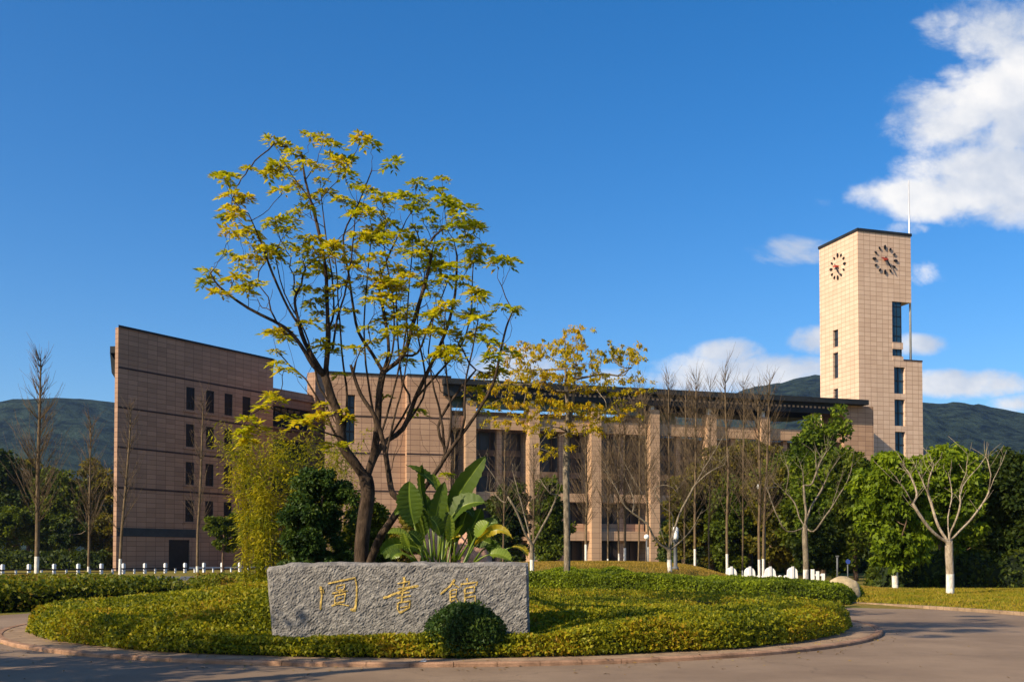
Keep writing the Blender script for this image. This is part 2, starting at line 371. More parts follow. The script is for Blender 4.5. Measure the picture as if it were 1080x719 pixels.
# leaves as diamonds: base, side, tip, side
def leaf_arrays(c, d, nrm, L, W, fold=0.15):
    c = np.asarray(c, float); d = np.asarray(d, float); d /= (np.linalg.norm(d, axis=1, keepdims=True) + 1e-9)
    s = np.cross(d, nrm); s /= (np.linalg.norm(s, axis=1, keepdims=True) + 1e-9); n = np.cross(s, d)
    L = np.asarray(L, float).reshape(-1, 1); W = np.asarray(W, float).reshape(-1, 1)
    base = c - d * L * 0.5; tip = c + d * L * 0.5 - n * L * fold * 0.6; mid = c - d * L * 0.05 + n * L * fold * 0.5
    V = np.stack([base, mid + s * W * 0.5, tip, mid - s * W * 0.5], axis=1).reshape(-1, 3)
    F = np.arange(len(c) * 4).reshape(-1, 4)
    return V, F
def rnd_unit(rng, n):
    v = rng.normal(size=(n, 3)); return v / np.linalg.norm(v, axis=1, keepdims=True)

# bed / hedge / bush: a skin of leaves over a parametric surface, with a dark leafy core just below
def bed(name, surf, na, nb, nleaf, L, W, mat, seed=0, core=0.06, weight=None, depth=0.10, up=0.4, parent=None, corem=None, wild=1.0, loc=None):
    rng = np.random.default_rng(seed)
    P = np.zeros((na + 1, nb + 1, 3))
    for i in range(na + 1):
        for j in range(nb + 1): P[i, j] = surf(i / na, j / nb)
    du = P[1:, :-1] - P[:-1, :-1]; dv = P[:-1, 1:] - P[:-1, :-1]
    N = np.cross(du, dv); A = np.linalg.norm(N, axis=2); N = N / (A[..., None] + 1e-12)
    cen = (P[1:, 1:] + P[:-1, :-1]) / 2
    Wt = A.copy()
    if weight is not None: Wt *= weight(cen)
    p = (Wt / Wt.sum()).ravel(); idx = rng.choice(p.size, nleaf, p=p); ii, jj = np.unravel_index(idx, A.shape)
    a = rng.random((nleaf, 1)); b_ = rng.random((nleaf, 1))
    pos = (P[ii, jj] * (1 - a) + P[ii + 1, jj] * a) * (1 - b_) + (P[ii, jj + 1] * (1 - a) + P[ii + 1, jj + 1] * a) * b_
    nm = N[ii, jj]
    pos = pos + nm * (0.5 - rng.random((nleaf, 1)) ** 1.5) * depth
    dr = rnd_unit(rng, nleaf) * wild + nm * 0.55; dr[:, 2] += up
    sc = 0.45 + 1.1 * rng.random(nleaf) ** 1.3
    lv, lf = leaf_arrays(pos, dr, nm * 0.8 + rnd_unit(rng, nleaf) * 0.8, L * sc, W * sc)
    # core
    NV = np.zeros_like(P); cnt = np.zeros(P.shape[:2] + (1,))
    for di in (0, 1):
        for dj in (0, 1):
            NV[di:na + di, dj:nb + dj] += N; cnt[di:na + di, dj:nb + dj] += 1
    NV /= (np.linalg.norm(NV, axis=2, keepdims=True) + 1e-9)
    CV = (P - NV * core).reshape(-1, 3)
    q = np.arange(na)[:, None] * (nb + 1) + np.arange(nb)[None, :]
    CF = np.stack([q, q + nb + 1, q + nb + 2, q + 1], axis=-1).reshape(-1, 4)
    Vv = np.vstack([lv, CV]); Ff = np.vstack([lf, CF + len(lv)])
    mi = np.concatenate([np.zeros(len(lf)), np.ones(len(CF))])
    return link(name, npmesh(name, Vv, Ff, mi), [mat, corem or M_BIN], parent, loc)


# ------------------------------------------------------------------ trees
class Skel:
    def __init__(s, seed=0): s.p = []; s.par = []; s.rng = random.Random(seed); s.fix = {}
    def add(s, p, par): s.p.append(Vector(p)); s.par.append(par); return len(s.p) - 1
    def path(s, pts, start=-1, sub=3, jit=0.0):
        """polyline smoothed a little and subdivided; returns the node ids"""
        pts = [Vector(p) for p in pts]; ids = []; cur = start
        if start >= 0: pts = [s.p[start]] + pts
        n = len(pts); dense = []
        for k in range(n - 1):
            p0 = pts[max(k - 1, 0)]; p1 = pts[k]; p2 = pts[k + 1]; p3 = pts[min(k + 2, n - 1)]
            for q in range(sub):
                t_ = q / sub
                dense.append(0.5 * ((2 * p1) + (p2 - p0) * t_ + (2 * p0 - 5 * p1 + 4 * p2 - p3) * t_ ** 2 + (3 * p1 - p0 - 3 * p2 + p3) * t_ ** 3))
        dense.append(pts[-1])
        for k, p in enumerate(dense):
            if k == 0 and start >= 0: continue
            if 0 < k < len(dense) - 1 and jit: p = p + Vector([s.rng.uniform(-jit, jit) for _ in range(3)])
            cur = s.add(p, cur); ids.append(cur)
        return ids
    def nearest(s, tip, lo=0, up=1.2, minz=-1e9, sl=0.5):
        best = None; bd = 1e18
        for i in range(lo, len(s.p)):
            q = s.p[i]
            if q.z < minz: continue
            d = tip - q; hor = math.hypot(d.x, d.y); dz = d.z
            c = d.length + (0 if dz > hor * sl else (hor * sl - dz) * up)
            if c < bd: bd = c; best = i
        return best
    def attach(s, tip, n=4, bow=0.18, jit=0.04, lo=0, minz=-1e9, sl=0.5):
        i = s.nearest(tip, lo, minz=minz, sl=sl); a = s.p[i]; d = tip - a; L = d.length
        side = Vector((d.x, d.y, 0)); cur = i
        for k in range(1, n + 1):
            t_ = k / n; q = a + d * t_
            q = q + side * (bow * math.sin(math.pi * t_)) - Vector((0, 0, 1)) * (bow * 0.6 * side.length * math.sin(math.pi * t_))
            if k < n: q = q + Vector([s.rng.gauss(0, jit * L) for _ in range(3)])
            cur = s.add(q, cur)
        return cur
    def mesh(s, name, r_tip, r_exp, base_r=None, whiten=None, sides=None, white_tilt=0):
        n = len(s.p); cnt = [0] * n; kids = [[] for _ in range(n)]
        for i, q in enumerate(s.par):
            if q >= 0: kids[q].append(i)
        for i in reversed(range(n)):
            if not kids[i]: cnt[i] = 1
            if s.par[i] >= 0: cnt[s.par[i]] += cnt[i]
        rad = [r_tip * c ** r_exp for c in cnt]
        if base_r:
            k = base_r / max(rad); g = math.log(base_r / r_tip) / math.log(max(2, max(cnt)))
            rad = [r_tip * c ** g for c in cnt]
        for i_, r_ in s.fix.items(): rad[i_] = max(rad[i_], r_)
        mb = MB()
        for i in range(n):
            if s.par[i] < 0: starts = [(i, None)]
            else:
                pk = kids[s.par[i]]
                if max(pk, key=lambda z: cnt[z]) == i and s.par[i] >= 0: continue
                starts = [(i, s.par[i])]
            for st, pre in starts:
                ch = [] if pre is None else [pre]; cur = st
                while True:
                    ch.append(cur)
                    if not kids[cur]: break
                    cur = max(kids[cur], key=lambda z: cnt[z])
                rr = [rad[c] for c in ch]
                if pre is not None: rr[0] = min(rad[pre], rr[1] * 1.25)
                rr[-1] *= 0.6
                sd = 10 if rr[0] > 0.05 else (6 if rr[0] > 0.02 else 4)
                mb.tube([s.p[c] for c in ch], rr, sd if sides is None else sides, 0, cap=True)
        if whiten is not None:
            for k, f in enumerate(mb.f):
                if sum(mb.v[q][2] for q in f) / len(f) < whiten: mb.mi[k] = 1
        return mb.mesh(name)

def crown_leaves(rng, clumps, per, L, W, droop=0.0, flat=0.5, outer=0.35):
    """clumps: (cx,cy,cz,r); leaves gathered on the outside of every clump"""
    cl = np.asarray(clumps, float); n = len(cl) * per
    ci = np.repeat(np.arange(len(cl)), per)
    u = rnd_unit(rng, n); rr = rng.random((n, 1)) ** outer
    pos = cl[ci, :3] + u * rr * cl[ci, 3:4] * np.array([1, 1, 0.75])
    dr = u + rnd_unit(rng, n) * 0.7; dr[:, 2] -= droop
    nm = rnd_unit(rng, n) * 0.7; nm[:, 2] += flat; nm += u * 0.4
    sc = 0.65 + 0.7 * rng.random(n)
    return leaf_arrays(pos, dr, nm, L * sc, W * sc)

def leafy_tree(name, px, Y, top, wpx, mat, label, cat='tree', group=None, base_z=0.0, nclump=60, per=110, L=0.3, W=0.16,
               seed=1, trunk_h=0.3, bark_m=B_DARK, white=None, low=0.0, shape=1.0, droop=0.2, cr=0.17, tr=None, ybase=None):
    """a tree standing at photo column px at distance Y, its top at photo row top, crown wpx wide"""
    rng = np.random.default_rng(seed); rd = random.Random(seed)
    p = at(px, 585, Y); zt = zof(top, Y); W2 = wpx * Y / FPX / 2; H = zt - base_z
    root = empty(name, (p.x, Y, base_z), label=label, cat=cat, group=group)
    z0 = H * max(low, 0.0) if low else H * trunk_h
    cz = (z0 + H) / 2; hz = (H - z0) / 2
    cl = []
    lobes = [(rd.uniform(-.45, .45), rd.uniform(-.45, .45), rd.uniform(-.5, .6), rd.uniform(.45, .75)) for _ in range(7)] + [(0, 0, .45, .6), (0, 0, -.1, .8)]
    while len(cl) < nclump:
        lo = rd.choice(lobes); v = Vector((rd.gauss(0, 1), rd.gauss(0, 1), rd.gauss(0, 1))).normalized() * lo[3] * rd.uniform(0.55, 1.0)
        x, y, z = lo[0] + v.x, lo[1] + v.y, lo[2] + v.z
        if x * x + y * y + (abs(z) ** shape) * abs(z) > 1.05 or abs(z) > 0.97: continue
        r = cr * rd.uniform(0.7, 1.35) * (W2 + hz) / 2 * 1.15
        k = 1 - 0.0
        cl.append((x * (W2 - r * .6), y * (W2 - r * .6), min(cz + z * hz, H - r * 0.7), r))
    zx = max(c_[2] + c_[3] * .72 for c_ in cl); zn = min(c_[2] - c_[3] * .7 for c_ in cl); xx = max(c_[0] + c_[3] * .9 for c_ in cl); xn = min(c_[0] - c_[3] * .9 for c_ in cl)
    kz = (H - z0) / (zx - zn); cl = [((c_[0] - (xx + xn) / 2) * 2 * W2 / (xx - xn), c_[1], z0 + (c_[2] - zn) * kz, c_[3]) for c_ in cl]
    sk = Skel(seed); hh = H * 0.55
    sk.path([(0, 0, 0), (rd.uniform(-.1, .1) * H * .2, 0, H * .25), (rd.uniform(-.1, .1) * H * .3, rd.uniform(-.1, .1) * H * .3, hh), (0, 0, H * 0.8)], sub=4)
    for q in cl[::max(1, len(cl) // 26)]:
        if q[2] > z0: sk.attach(Vector(q[:3]), 4, 0.12, 0.03, minz=min(z0, H * .3) * 0.8)
    tr = tr or max(0.06, H * 0.018)
    link('trunk', sk.mesh('trunk', 0.012 + tr * 0.06, 0.5, tr, white), [bark_m, B_WHITE], root)
    lv, lf = crown_leaves(rng, cl, per, L, W, droop)
    link('crown', npmesh('crown', lv, lf), mat, root)
    return root


# ================================================================== SETTING
# ground sheet, with the raised lawn behind the far hedge
def lawn(x, y):
    a = 1 / (1 + math.exp(-(y - 41) / 2.2)); b_ = 1 / (1 + math.exp((y - 66) / 3.0))
    c_ = 1 / (1 + math.exp(-(x + 9) / 3.0)); d_ = 1 / (1 + math.exp((x - 9.3 - (y - 45) * .12) / .9))
    k = noise.noise(Vector((x * .12, y * .12, 3))) * .12
    bank = 0.16 / (1 + math.exp(-(y - 31.5 - 0.25 * max(0, 13 - x)) / .9)) / (1 + math.exp(-(x - 9.5) * 1.5)) / (1 + math.exp((y - 60) / 3))
    return (1.22 + k) * a * b_ * c_ * d_ + bank
xs = np.concatenate([[-6000, -1500, -400, -120], np.arange(-60, 60.1, 1.0), [120, 400, 1500, 6000]])
ys = np.concatenate([[-600, -100], np.arange(-20, 80.1, 1.0), np.arange(85, 200, 15), [400, 1000, 3000, 9000]])
V_ = [(x, y, lawn(x, y) if (-50 < x < 50 and 24 < y < 79) else 0.0) for y in ys for x in xs]
nx = len(xs); F_ = [(j * nx + i, j * nx + i + 1, (j + 1) * nx + i + 1, (j + 1) * nx + i) for j in range(len(ys) - 1) for i in range(nx - 1)]
tag(link('ground', npmesh('ground', V_, F_, smooth=True), M_GRASS), kind='structure')

# the road: everything in front, and the ring round the planted island
RC = (-1.43, 24.06); RO = 9.4
def ringR(a):                    # outer edge of the carriageway, by direction from the island's centre
    x, y = math.cos(a), math.sin(a)
    if y < -0.25: return 60.0
    k = 1 / (1 + math.exp(-x * 5))
    return (12.3 * (1 - k) + 15.0 * k)
poly = []
for k in range(181):
    a = math.pi * 2 * k / 180; r = ringR(a); poly.append((RC[0] + r * math.cos(a), RC[1] + r * math.sin(a)))
mb = MB()
for k in range(180):
    a0 = 2 * math.pi * k / 180; a1 = 2 * math.pi * (k + 1) / 180
    r0, r1 = ringR(a0), ringR(a1)
    for q in range(8):
        f0, f1 = q / 8, (q + 1) / 8
        P_ = lambda a, r, f: (RC[0] + (8 + (r - 8) * f) * math.cos(a), RC[1] + (8 + (r - 8) * f) * math.sin(a), 0.03)
        mb.quad(P_(a0, r0, f0), P_(a0, r0, f1), P_(a1, r1, f1), P_(a1, r1, f0))
tag(mb.build('road', M_ROAD), kind='structure')
mb = MB(); mb.quad((-120, 60, .012), (-14, 60, .012), (-14, 78, .012), (-120, 78, .012))
tag(mb.build('side_road', M_ROADB), kind='structure')
mb = MB(); mb.box(-60, -20, 58.6, 59.0, 0, .14); tag(mb.build('side_kerb', M_WHITE), kind='structure')
# outer kerb along the far side of the ring, right hand
mb = MB()
for k in range(-8, 95):
    a0 = R(k); a1 = R(k + 0.96)
    for (ra, rb, z) in ((0.0, 0.16, 0.12),):
        r0, r1 = ringR(a0), ringR(a1)
        p = [(RC[0] + (r0 + ra) * math.cos(a0), RC[1] + (r0 + ra) * math.sin(a0)), (RC[0] + (r0 + rb) * math.cos(a0), RC[1] + (r0 + rb) * math.sin(a0)),
             (RC[0] + (r1 + rb) * math.cos(a1), RC[1] + (r1 + rb) * math.sin(a1)), (RC[0] + (r1 + ra) * math.cos(a1), RC[1] + (r1 + ra) * math.sin(a1))]
        mb.prism(p, 0, z)
tag(mb.build('road_kerb', M_PAVE), kind='structure')

# island: paving strip, kerbstones, soil mound
root = empty('roundabout', (RC[0], RC[1], 0), label='round planted traffic island edged by a low reddish granite kerb', cat='roundabout')
mb = MB(); ns = 96
for k in range(ns):                # individual kerbstones with fine joints
    a0 = 2 * math.pi * k / ns; a1 = 2 * math.pi * (k + 0.985) / ns
    def pr(a, r, z): return (r * math.cos(a), r * math.sin(a), z)
    sg = 3
    for q in range(sg):
        b0 = a0 + (a1 - a0) * q / sg; b1 = a0 + (a1 - a0) * (q + 1) / sg
        prof = [(RO, 0.0), (RO, 0.075), (RO - 0.02, 0.095), (RO - 0.14, 0.095), (RO - 0.14, 0.0)]
        for j in range(4):
            mb.quad(pr(b0, *prof[j]), pr(b1, *prof[j]), pr(b1, *prof[j + 1]), pr(b0, *prof[j + 1]))
mb.build('kerb', M_KERB, root)
mb = MB()
for k in range(120):
    a0 = 2 * math.pi * k / 120; a1 = 2 * math.pi * (k + 1) / 120
    mb.quad(pr(a0, RO - .14, .085), pr(a1, RO - .14, .085), pr(a1, 8.3, .09), pr(a0, 8.3, .09))
mb.build('paving_strip', M_PAVE, root)

def mound(x, y):
    r = math.hypot(x - RC[0], y - RC[1]); e = min(1, max(0, (8.9 - r) / 2.0)); e = e * e * (3 - 2 * e)
    g = 0.62 * math.exp(-((x + 3.4) ** 2 / (2 * 2.5 ** 2) + (y - 21.6) ** 2 / (2 * 2.6 ** 2)))
    return 0.10 + e * (g + 0.03)
def plant_h(x, y):
    r = math.hypot(x - RC[0], y - RC[1])
    h = 0.36 - 0.30 / (1 + math.exp((abs(x + 1.9) - 2.75) / .25)) / (1 + math.exp((y - 17.2) / .2)) / (1 + math.exp(-(y - 15.7) / .25))
    if x > 0.2:
        k = min(1, (x - .2) / .6)
        v = math.exp(-((r - 6.15) / 0.22) ** 2); h -= 0.22 * v * k
        if r < 6.1: h -= 0.10 * k
    elif y < 20: h -= 0.02
    h += (0.09 * noise.noise(Vector((x * 1.1, y * 1.1, 0))) + 0.11 * noise.noise(Vector((x * 3.3, y * 3.3, 5))) + .05 * noise.noise(Vector((x * 8, y * 8, 2)))) * (1 if h > .3 else .4)
    return h
def island(a, b_):
    an = 2 * math.pi * a; wob = 8.72 + 0.10 * noise.noise(Vector((math.cos(an) * 6, math.sin(an) * 6, 1)))
    if b_ < 0.08:
        t_ = b_ / 0.08; r = wob - 0.06 * math.sin(t_ * math.pi / 2); x = RC[0] + r * math.cos(an); y = RC[1] + r * math.sin(an)
        return (x, y, 0.11 + (mound(x, y) + plant_h(x, y) - 0.17) * t_)
    t_ = (b_ - 0.08) / 0.92; r = (wob - 0.06) * (1 - t_); x = RC[0] + r * math.cos(an); y = RC[1] + r * math.sin(an)
    k = min(1, t_ / 0.02); return (x, y, mound(x, y) + plant_h(x, y) - 0.06 * (1 - k))
def wt(c):
    k = np.exp(-np.maximum(0, c[..., 1] - 15) / 5.0)
    return np.maximum(k, 0.12)
o = bed('ground_cover', island, 420, 130, 300000, 0.058, 0.032, L_HEDGE, seed=3, core=0.10, weight=wt, depth=0.22)
tag(o, 'clipped yellow-green groundcover shrubs filling the round traffic island', 'groundcover', kind='stuff')

# hills
def hill(name, pts, Y, depth, seed):
    """ridge line given in photo pixels, seen at distance Y"""
    n = 140; pxs = np.linspace(pts[0][0], pts[-1][0], n); pys = np.interp(pxs, [p[0] for p in pts], [p[1] for p in pts])
    rows = 26; V_ = []
    for j in range(rows):
        t_ = j / (rows - 1)
        for i in range(n):
            q = at(pxs[i], pys[i], Y); prof = math.sin(t_ * math.pi * .5) ** 1.15 if t_ <= 1 else 1
            y = Y - depth * (1 - t_)
            nz_ = noise.fractal(Vector((q.x * .004, y * .004, seed)), 1.0, 2.0, 5) * 30 * (0.04 + math.sin(t_ * math.pi)) + noise.noise(Vector((q.x * .03, y * .03, seed))) * 4
            V_.append((q.x, y, max(0, q.z) * prof + (nz_ if t_ < 1 else noise.noise(Vector((q.x * .03, 0, seed))) * 2.5) * (prof > 0.02)))
    for i in range(n): V_.append((at(pxs[i], pys[i], Y).x * 1.1, Y + depth * .8, -10))
    F_ = [(j * n + i, j * n + i + 1, (j + 1) * n + i + 1, (j + 1) * n + i) for j in range(rows) for i in range(n - 1)]
    tag(link(name, npmesh(name, V_, F_, smooth=True), M_HILL), kind='structure')
hill('hills', [(-260, 520), (-120, 497), (-40, 470), (0, 455), (30, 440), (60, 430), (95, 428), (130, 429), (190, 438), (260, 470), (340, 500), (460, 530)], 1750, 800, 1)
hill('hills', [(560, 520), (640, 470), (700, 446), (740, 432), (775, 417), (810, 410), (828, 403), (842, 401), (858, 405), (890, 420), (925, 428), (965, 432), (985, 436), (1010, 446), (1030, 452), (1055, 453), (1085, 454), (1150, 456), (1300, 500)], 2000, 900, 7)

# ================================================================== BUILDINGS
# ---- left wing: frame with x along the front, y inwards
A2 = Vector((uof(122.5) * 105, 105)); dW = Vector((0.633, 1)).normalized()
rzW = math.atan2(dW.y, dW.x)
wing = empty('library_wing', (A2.x, A2.y, 0), rzW, label='brown tiled five-storey wing with a slanting dark roof edge, left of the trees', cat='building')
def tW(px, py=585):
    u = uof(px, py); return (u * A2.y - A2.x) / (dW.x - u * dW.y)
def zW(px, py): return zof(py, A2.y + dW.y * tW(px, py), px)
LW = tW(287); ZT = zof(345, 105, 125)
def loc2(v, org, rz):       # world to local
    d = Vector((v[0] - org.x, v[1] - org.y)); c_, s_ = math.cos(-rz), math.sin(-rz)
    return (d.x * c_ - d.y * s_, d.x * s_ + d.y * c_)
backL = loc2(A2 + Vector((-0.362, 1)).normalized() * 17, A2, rzW); backR = loc2(A2 + dW * LW + Vector((-0.25, 1)).normalized() * 14, A2, rzW)
wins = []
cols = [(195, 204), (216, 224.6), (235.6, 244), (254.6, 263)]
rows = [(408, 432), (447, 471), (487, 511), (527, 550)]
ztops = [zW(199.5, a) for a, b_ in rows]; zbots = [zW(199.5, b_) for a, b_ in rows]
xw = [(tW(a), tW(b_)) for a, b_ in cols]
door = (tW(178), tW(200), 0.0, zW(189, 569))
# front wall with real openings, assembled in strips
mb = MB()
def wall_with_holes(mb, x0, x1, z0, z1, holes, y=0.0, rev=0.35, mi=0):
    xsx = sorted({x0, x1, *[h[0] for h in holes], *[h[1] for h in holes]}); zsz = sorted({z0, z1, *[h[2] for h in holes], *[h[3] for h in holes]})
    inside = lambda cx_, cz_: any(h[0] < cx_ < h[1] and h[2] < cz_ < h[3] for h in holes)
    for i in range(len(xsx) - 1):
        for j in range(len(zsz) - 1):
            a, b_, c_, d_ = xsx[i], xsx[i + 1], zsz[j], zsz[j + 1]
            if not inside((a + b_) / 2, (c_ + d_) / 2): mb.quad((a, y, c_), (b_, y, c_), (b_, y, d_), (a, y, d_), mi)
    for (a, b_, c_, d_) in holes:
        mb.quad((a, y, c_), (a, y, d_), (a, y + rev, d_), (a, y + rev, c_), mi); mb.quad((b_, y, c_), (b_, y + rev, c_), (b_, y + rev, d_), (b_, y, d_), mi)
        mb.quad((a, y, d_), (b_, y, d_), (b_, y + rev, d_), (a, y + rev, d_), mi); mb.quad((a, y, c_), (a, y + rev, c_), (b_, y + rev, c_), (b_, y, c_), mi)
holes = [(a, b_, zb, zt) for (a, b_) in xw for zb, zt in zip(zbots, ztops)] + [(door[0], door[1], 0.0, door[3])]
wall_with_holes(mb, 0, LW, 0, ZT, holes, rev=.22)
mb.quad((0, 0, 0), (0, 0, ZT), (0, .5, ZT), (0, .5, 0)); mb.quad((0.0, .5, 0), (0, .5, ZT), (backL[0], backL[1], ZT), (backL[0], backL[1], 0))
mb.quad((LW, 0, 0), (backR[0], backR[1], 0), (backR[0], backR[1], ZT), (LW, 0, ZT)); mb.quad((backL[0], backL[1], 0), (backL[0], backL[1], ZT), (backR[0], backR[1], ZT), (backR[0], backR[1], 0))
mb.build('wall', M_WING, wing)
mb = MB(); mb.prism([(-0.1, -0.12), (LW + .1, -0.12), (backR[0], backR[1]), (backL[0], backL[1])], ZT, ZT + .22)
mb.build('roof', M_DARK, wing)
ev = at(116, 366, 110); q0 = loc2(ev, A2, rzW)
mb = MB(); e1_ = loc2(at(116, 366, 109), A2, rzW); e2_ = loc2(at(126, 366, 109), A2, rzW); zt_ = zof(365, 109, 116); zb_ = zof(386, 109, 122)
e3_ = loc2(at(126, 366, 121), A2, rzW); e4_ = loc2(at(118, 366, 121), A2, rzW)
i = len(mb.v); mb.prism([e1_, e2_, e3_, e4_], zt_ - .7, zt_)
mb.quad((*e1_, zt_ - .71), (*e2_, zb_), (*e3_, zb_), (*e4_, zt_ - .71))
mb.build('eave', M_DARK, wing)
for zc in [zof(387, 105), zof(429, 105), zof(471, 105), zof(514, 105)]:
    mb = MB(); mb.box(0.02, LW - .02, -0.03, 0.02, zc - .09, zc + .09); mb.build('string_course', M_GROOVE, wing)
mb = MB(); mb.box(0.02, tW(206), -0.06, 0.02, zof(565, 105), zof(556, 105)); mb.build('dark_band', M_BAND, wing)
for (a, b_) in xw:
    for zb, zt in zip(zbots, ztops):
        mb = MB(); f = .09
        mb.box(a, a + f, .06, .14, zb, zt); mb.box(b_ - f, b_, .06, .14, zb, zt); mb.box(a + f, b_ - f, .06, .14, zb, zb + f); mb.box(a + f, b_ - f, .06, .14, zt - f, zt)
        mb.box(a + f, b_ - f, .07, .13, zb + (zt - zb) * .36, zb + (zt - zb) * .36 + .07)
        mb.box((a + b_) / 2 - .03, (a + b_) / 2 + .03, .075, .125, zb + f, zb + (zt - zb) * .36)
        fr = mb.build('window', M_FRAME, wing)
        g = MB(); g.quad((a, .11, zb), (b_, .11, zb), (b_, .11, zt), (a, .11, zt)); g.build('pane', M_GLASSW, fr)
        s_ = MB(); s_.box(a - .35, b_ + .35, -.09, -.002, zb - .28, zb - .12); s_.build('sill', M_WING, fr)
mb = MB(); mb.box(door[0], door[1], .14, .2, 0, door[3]); d_ = mb.build('door', M_BLACK, wing)

# ---- link between the wing and the main block, parallel to the wing
Lp = Vector((uof(284) * 127.5, 127.5)); link_b = empty('link_building', (Lp.x, Lp.y, 0), rzW, label='set-back brown link block with dark strip windows between wing and main block', cat='building')
def tL(px, py=585): u = uof(px, py); return (u * Lp.y - Lp.x) / (dW.x - u * dW.y)
def zL(px, py): return zof(py, Lp.y + dW.y * tL(px, py), px)
LL = tL(344); zr = zL(300, 411); xf = tL(328.5)
hl = []
z1t, z1b = zL(300, 429), zL(300, 451)
for k in range(5):
    zt, zb = z1t - k * 4.15, z1b - k * 4.15
    if zb > 0.3: hl.append((0.2, xf - .2, zb, zt))
mb = MB(); wall_with_holes(mb, 0, xf, 0, zr, hl, rev=.8); mb.quad((0, 0, zr), (xf, 0, zr), (xf, 9, zr), (0, 9, zr)); mb.quad((0, 9, 0), (0, 9, zr), (xf, 9, zr), (xf, 9, 0)); mb.quad((0, 0, 0), (0, 0, zr), (0, 9, zr), (0, 9, 0))
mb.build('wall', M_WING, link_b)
for z_ in (zr - 1.05, z1b - .25): mb = MB(); mb.box(-.1, xf, -.35, 0.0, z_, z_ + .2); mb.build('ledge', M_WING, link_b)
for (a, b_, zb, zt) in hl:
    mb = MB(); n = 6
    for q in range(n + 1): x = a + (b_ - a - .1) * q / n; mb.box(x, x + .1, .62, .72, zb, zt)
    f_ = mb.build('window', M_FRAME, link_b); g = MB(); g.quad((a, .7, zb), (b_, .7, zb), (b_, .7, zt), (a, .7, zt)); g.build('pane', M_GLASS, f_)
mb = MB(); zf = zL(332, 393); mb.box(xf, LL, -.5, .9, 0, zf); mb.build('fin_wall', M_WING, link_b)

# ---- main block
TM = math.atan2(0.299, 0.954); E1 = Vector((math.cos(TM), math.sin(TM))); E2 = Vector((-math.sin(TM), math.cos(TM)))
OM = Vector((uof(473) * 118, 118))
main = empty('library_main_block', (OM.x, OM.y, 0), TM, label='long tan library block with a colonnade under a thin black roof slab', cat='building')
def sM(px, off=0.0, py=585):
    u = uof(px, py); o_ = OM + E2 * off; return (u * o_.y - o_.x) / (E1.x - u * E1.y)
def zM(px, py, off=0.0): s_ = sM(px, off, py); return zof(py, (OM + E2 * off + E1 * s_).y, px)
ZR = zM(473, 402)
x0 = sM(342); xs1 = sM(427); 
hol = [(sM(364), sM(374), zM(369, 467), zM(369, 416))]
mb = MB(); wall_with_holes(mb, x0, xs1, 0, ZR + .25, hol, rev=.6); mb.quad((x0, 0, 0), (x0, 0, ZR + .25), (x0 + 3, 22, ZR + .25), (x0 + 3, 22, 0)); mb.quad((x0, 0, ZR + .25), (xs1, 0, ZR + .25), (xs1, 22, ZR + .25), (x0 + 3, 22, ZR + .25)); mb.quad((x0 + 3, 22, 0), (x0 + 3, 22, ZR + .25), (xs1, 22, ZR + .25), (xs1, 22, 0))
mb.build('end_wall', M_FAC, main)
mb = MB(); mb.box(xs1, 0, -.9, 22, 0, ZR + .25); mb.build('projecting_wall', M_FAC, main)
for py in (440.5, 479, 518, 557):
    z = zM(427, py); mb = MB(); mb.box(x0 + .02, xs1, -.04, 0.02, z - .08, z + .08); mb.box(xs1 - .02, .02, -.93, -.88, z - .08, z + .08); mb.build('string_course', M_GROOVE, main)
mb = MB(); mb.prism([(x0 - .1, -.12), (xs1, -.12), (xs1, 22.1), (x0 + 3, 22.1)], ZR + .25, ZR + .45); mb.box(xs1, .05, -1.0, 22.1, ZR + .252, ZR + .452); mb.build('coping', M_DARK, main)
h = hol[0]; mb = MB(); mb.quad((h[0], .55, h[2]), (h[1], .55, h[2]), (h[1], .55, h[3]), (h[0], .55, h[3])); g = mb.build('slot_window', M_GLASS, main)
mb = MB()
mb.box((h[0] + h[1]) / 2 - .05, (h[0] + h[1]) / 2 + .05, .43, .53, h[2], h[3])
for q in range(1, 4): z = h[2] + (h[3] - h[2]) * q / 4; mb.box(h[0], h[1], .42, .54, z - .07, z + .07)
mb.build('frame', M_FRAME, g)
# roof slab with fascia, soffit and slatted strip
XE = sM(918); mb = MB(); mb.box(-1.0, sM(918, -2.2), -2.2, 16, ZR - .62, ZR); mb.build('roof_slab', M_DARK, main)
mb = MB(); mb.box(-.9, XE - 5, -1.4, -1.0, ZR - 1.85, ZR - .62); mb.box(.1, XE - 5, 4.2, 4.6, ZR - 1.7, ZR - .62); mb.build('roof_beam', M_DARK, main)
x = 1.0
while x < XE - 6:
    mb = MB(); mb.box(x, x + .28, -1.46, -1.4, ZR - 1.25, ZR - 1.02); mb.build('roof_slat', M_BEAM, main); x += .62
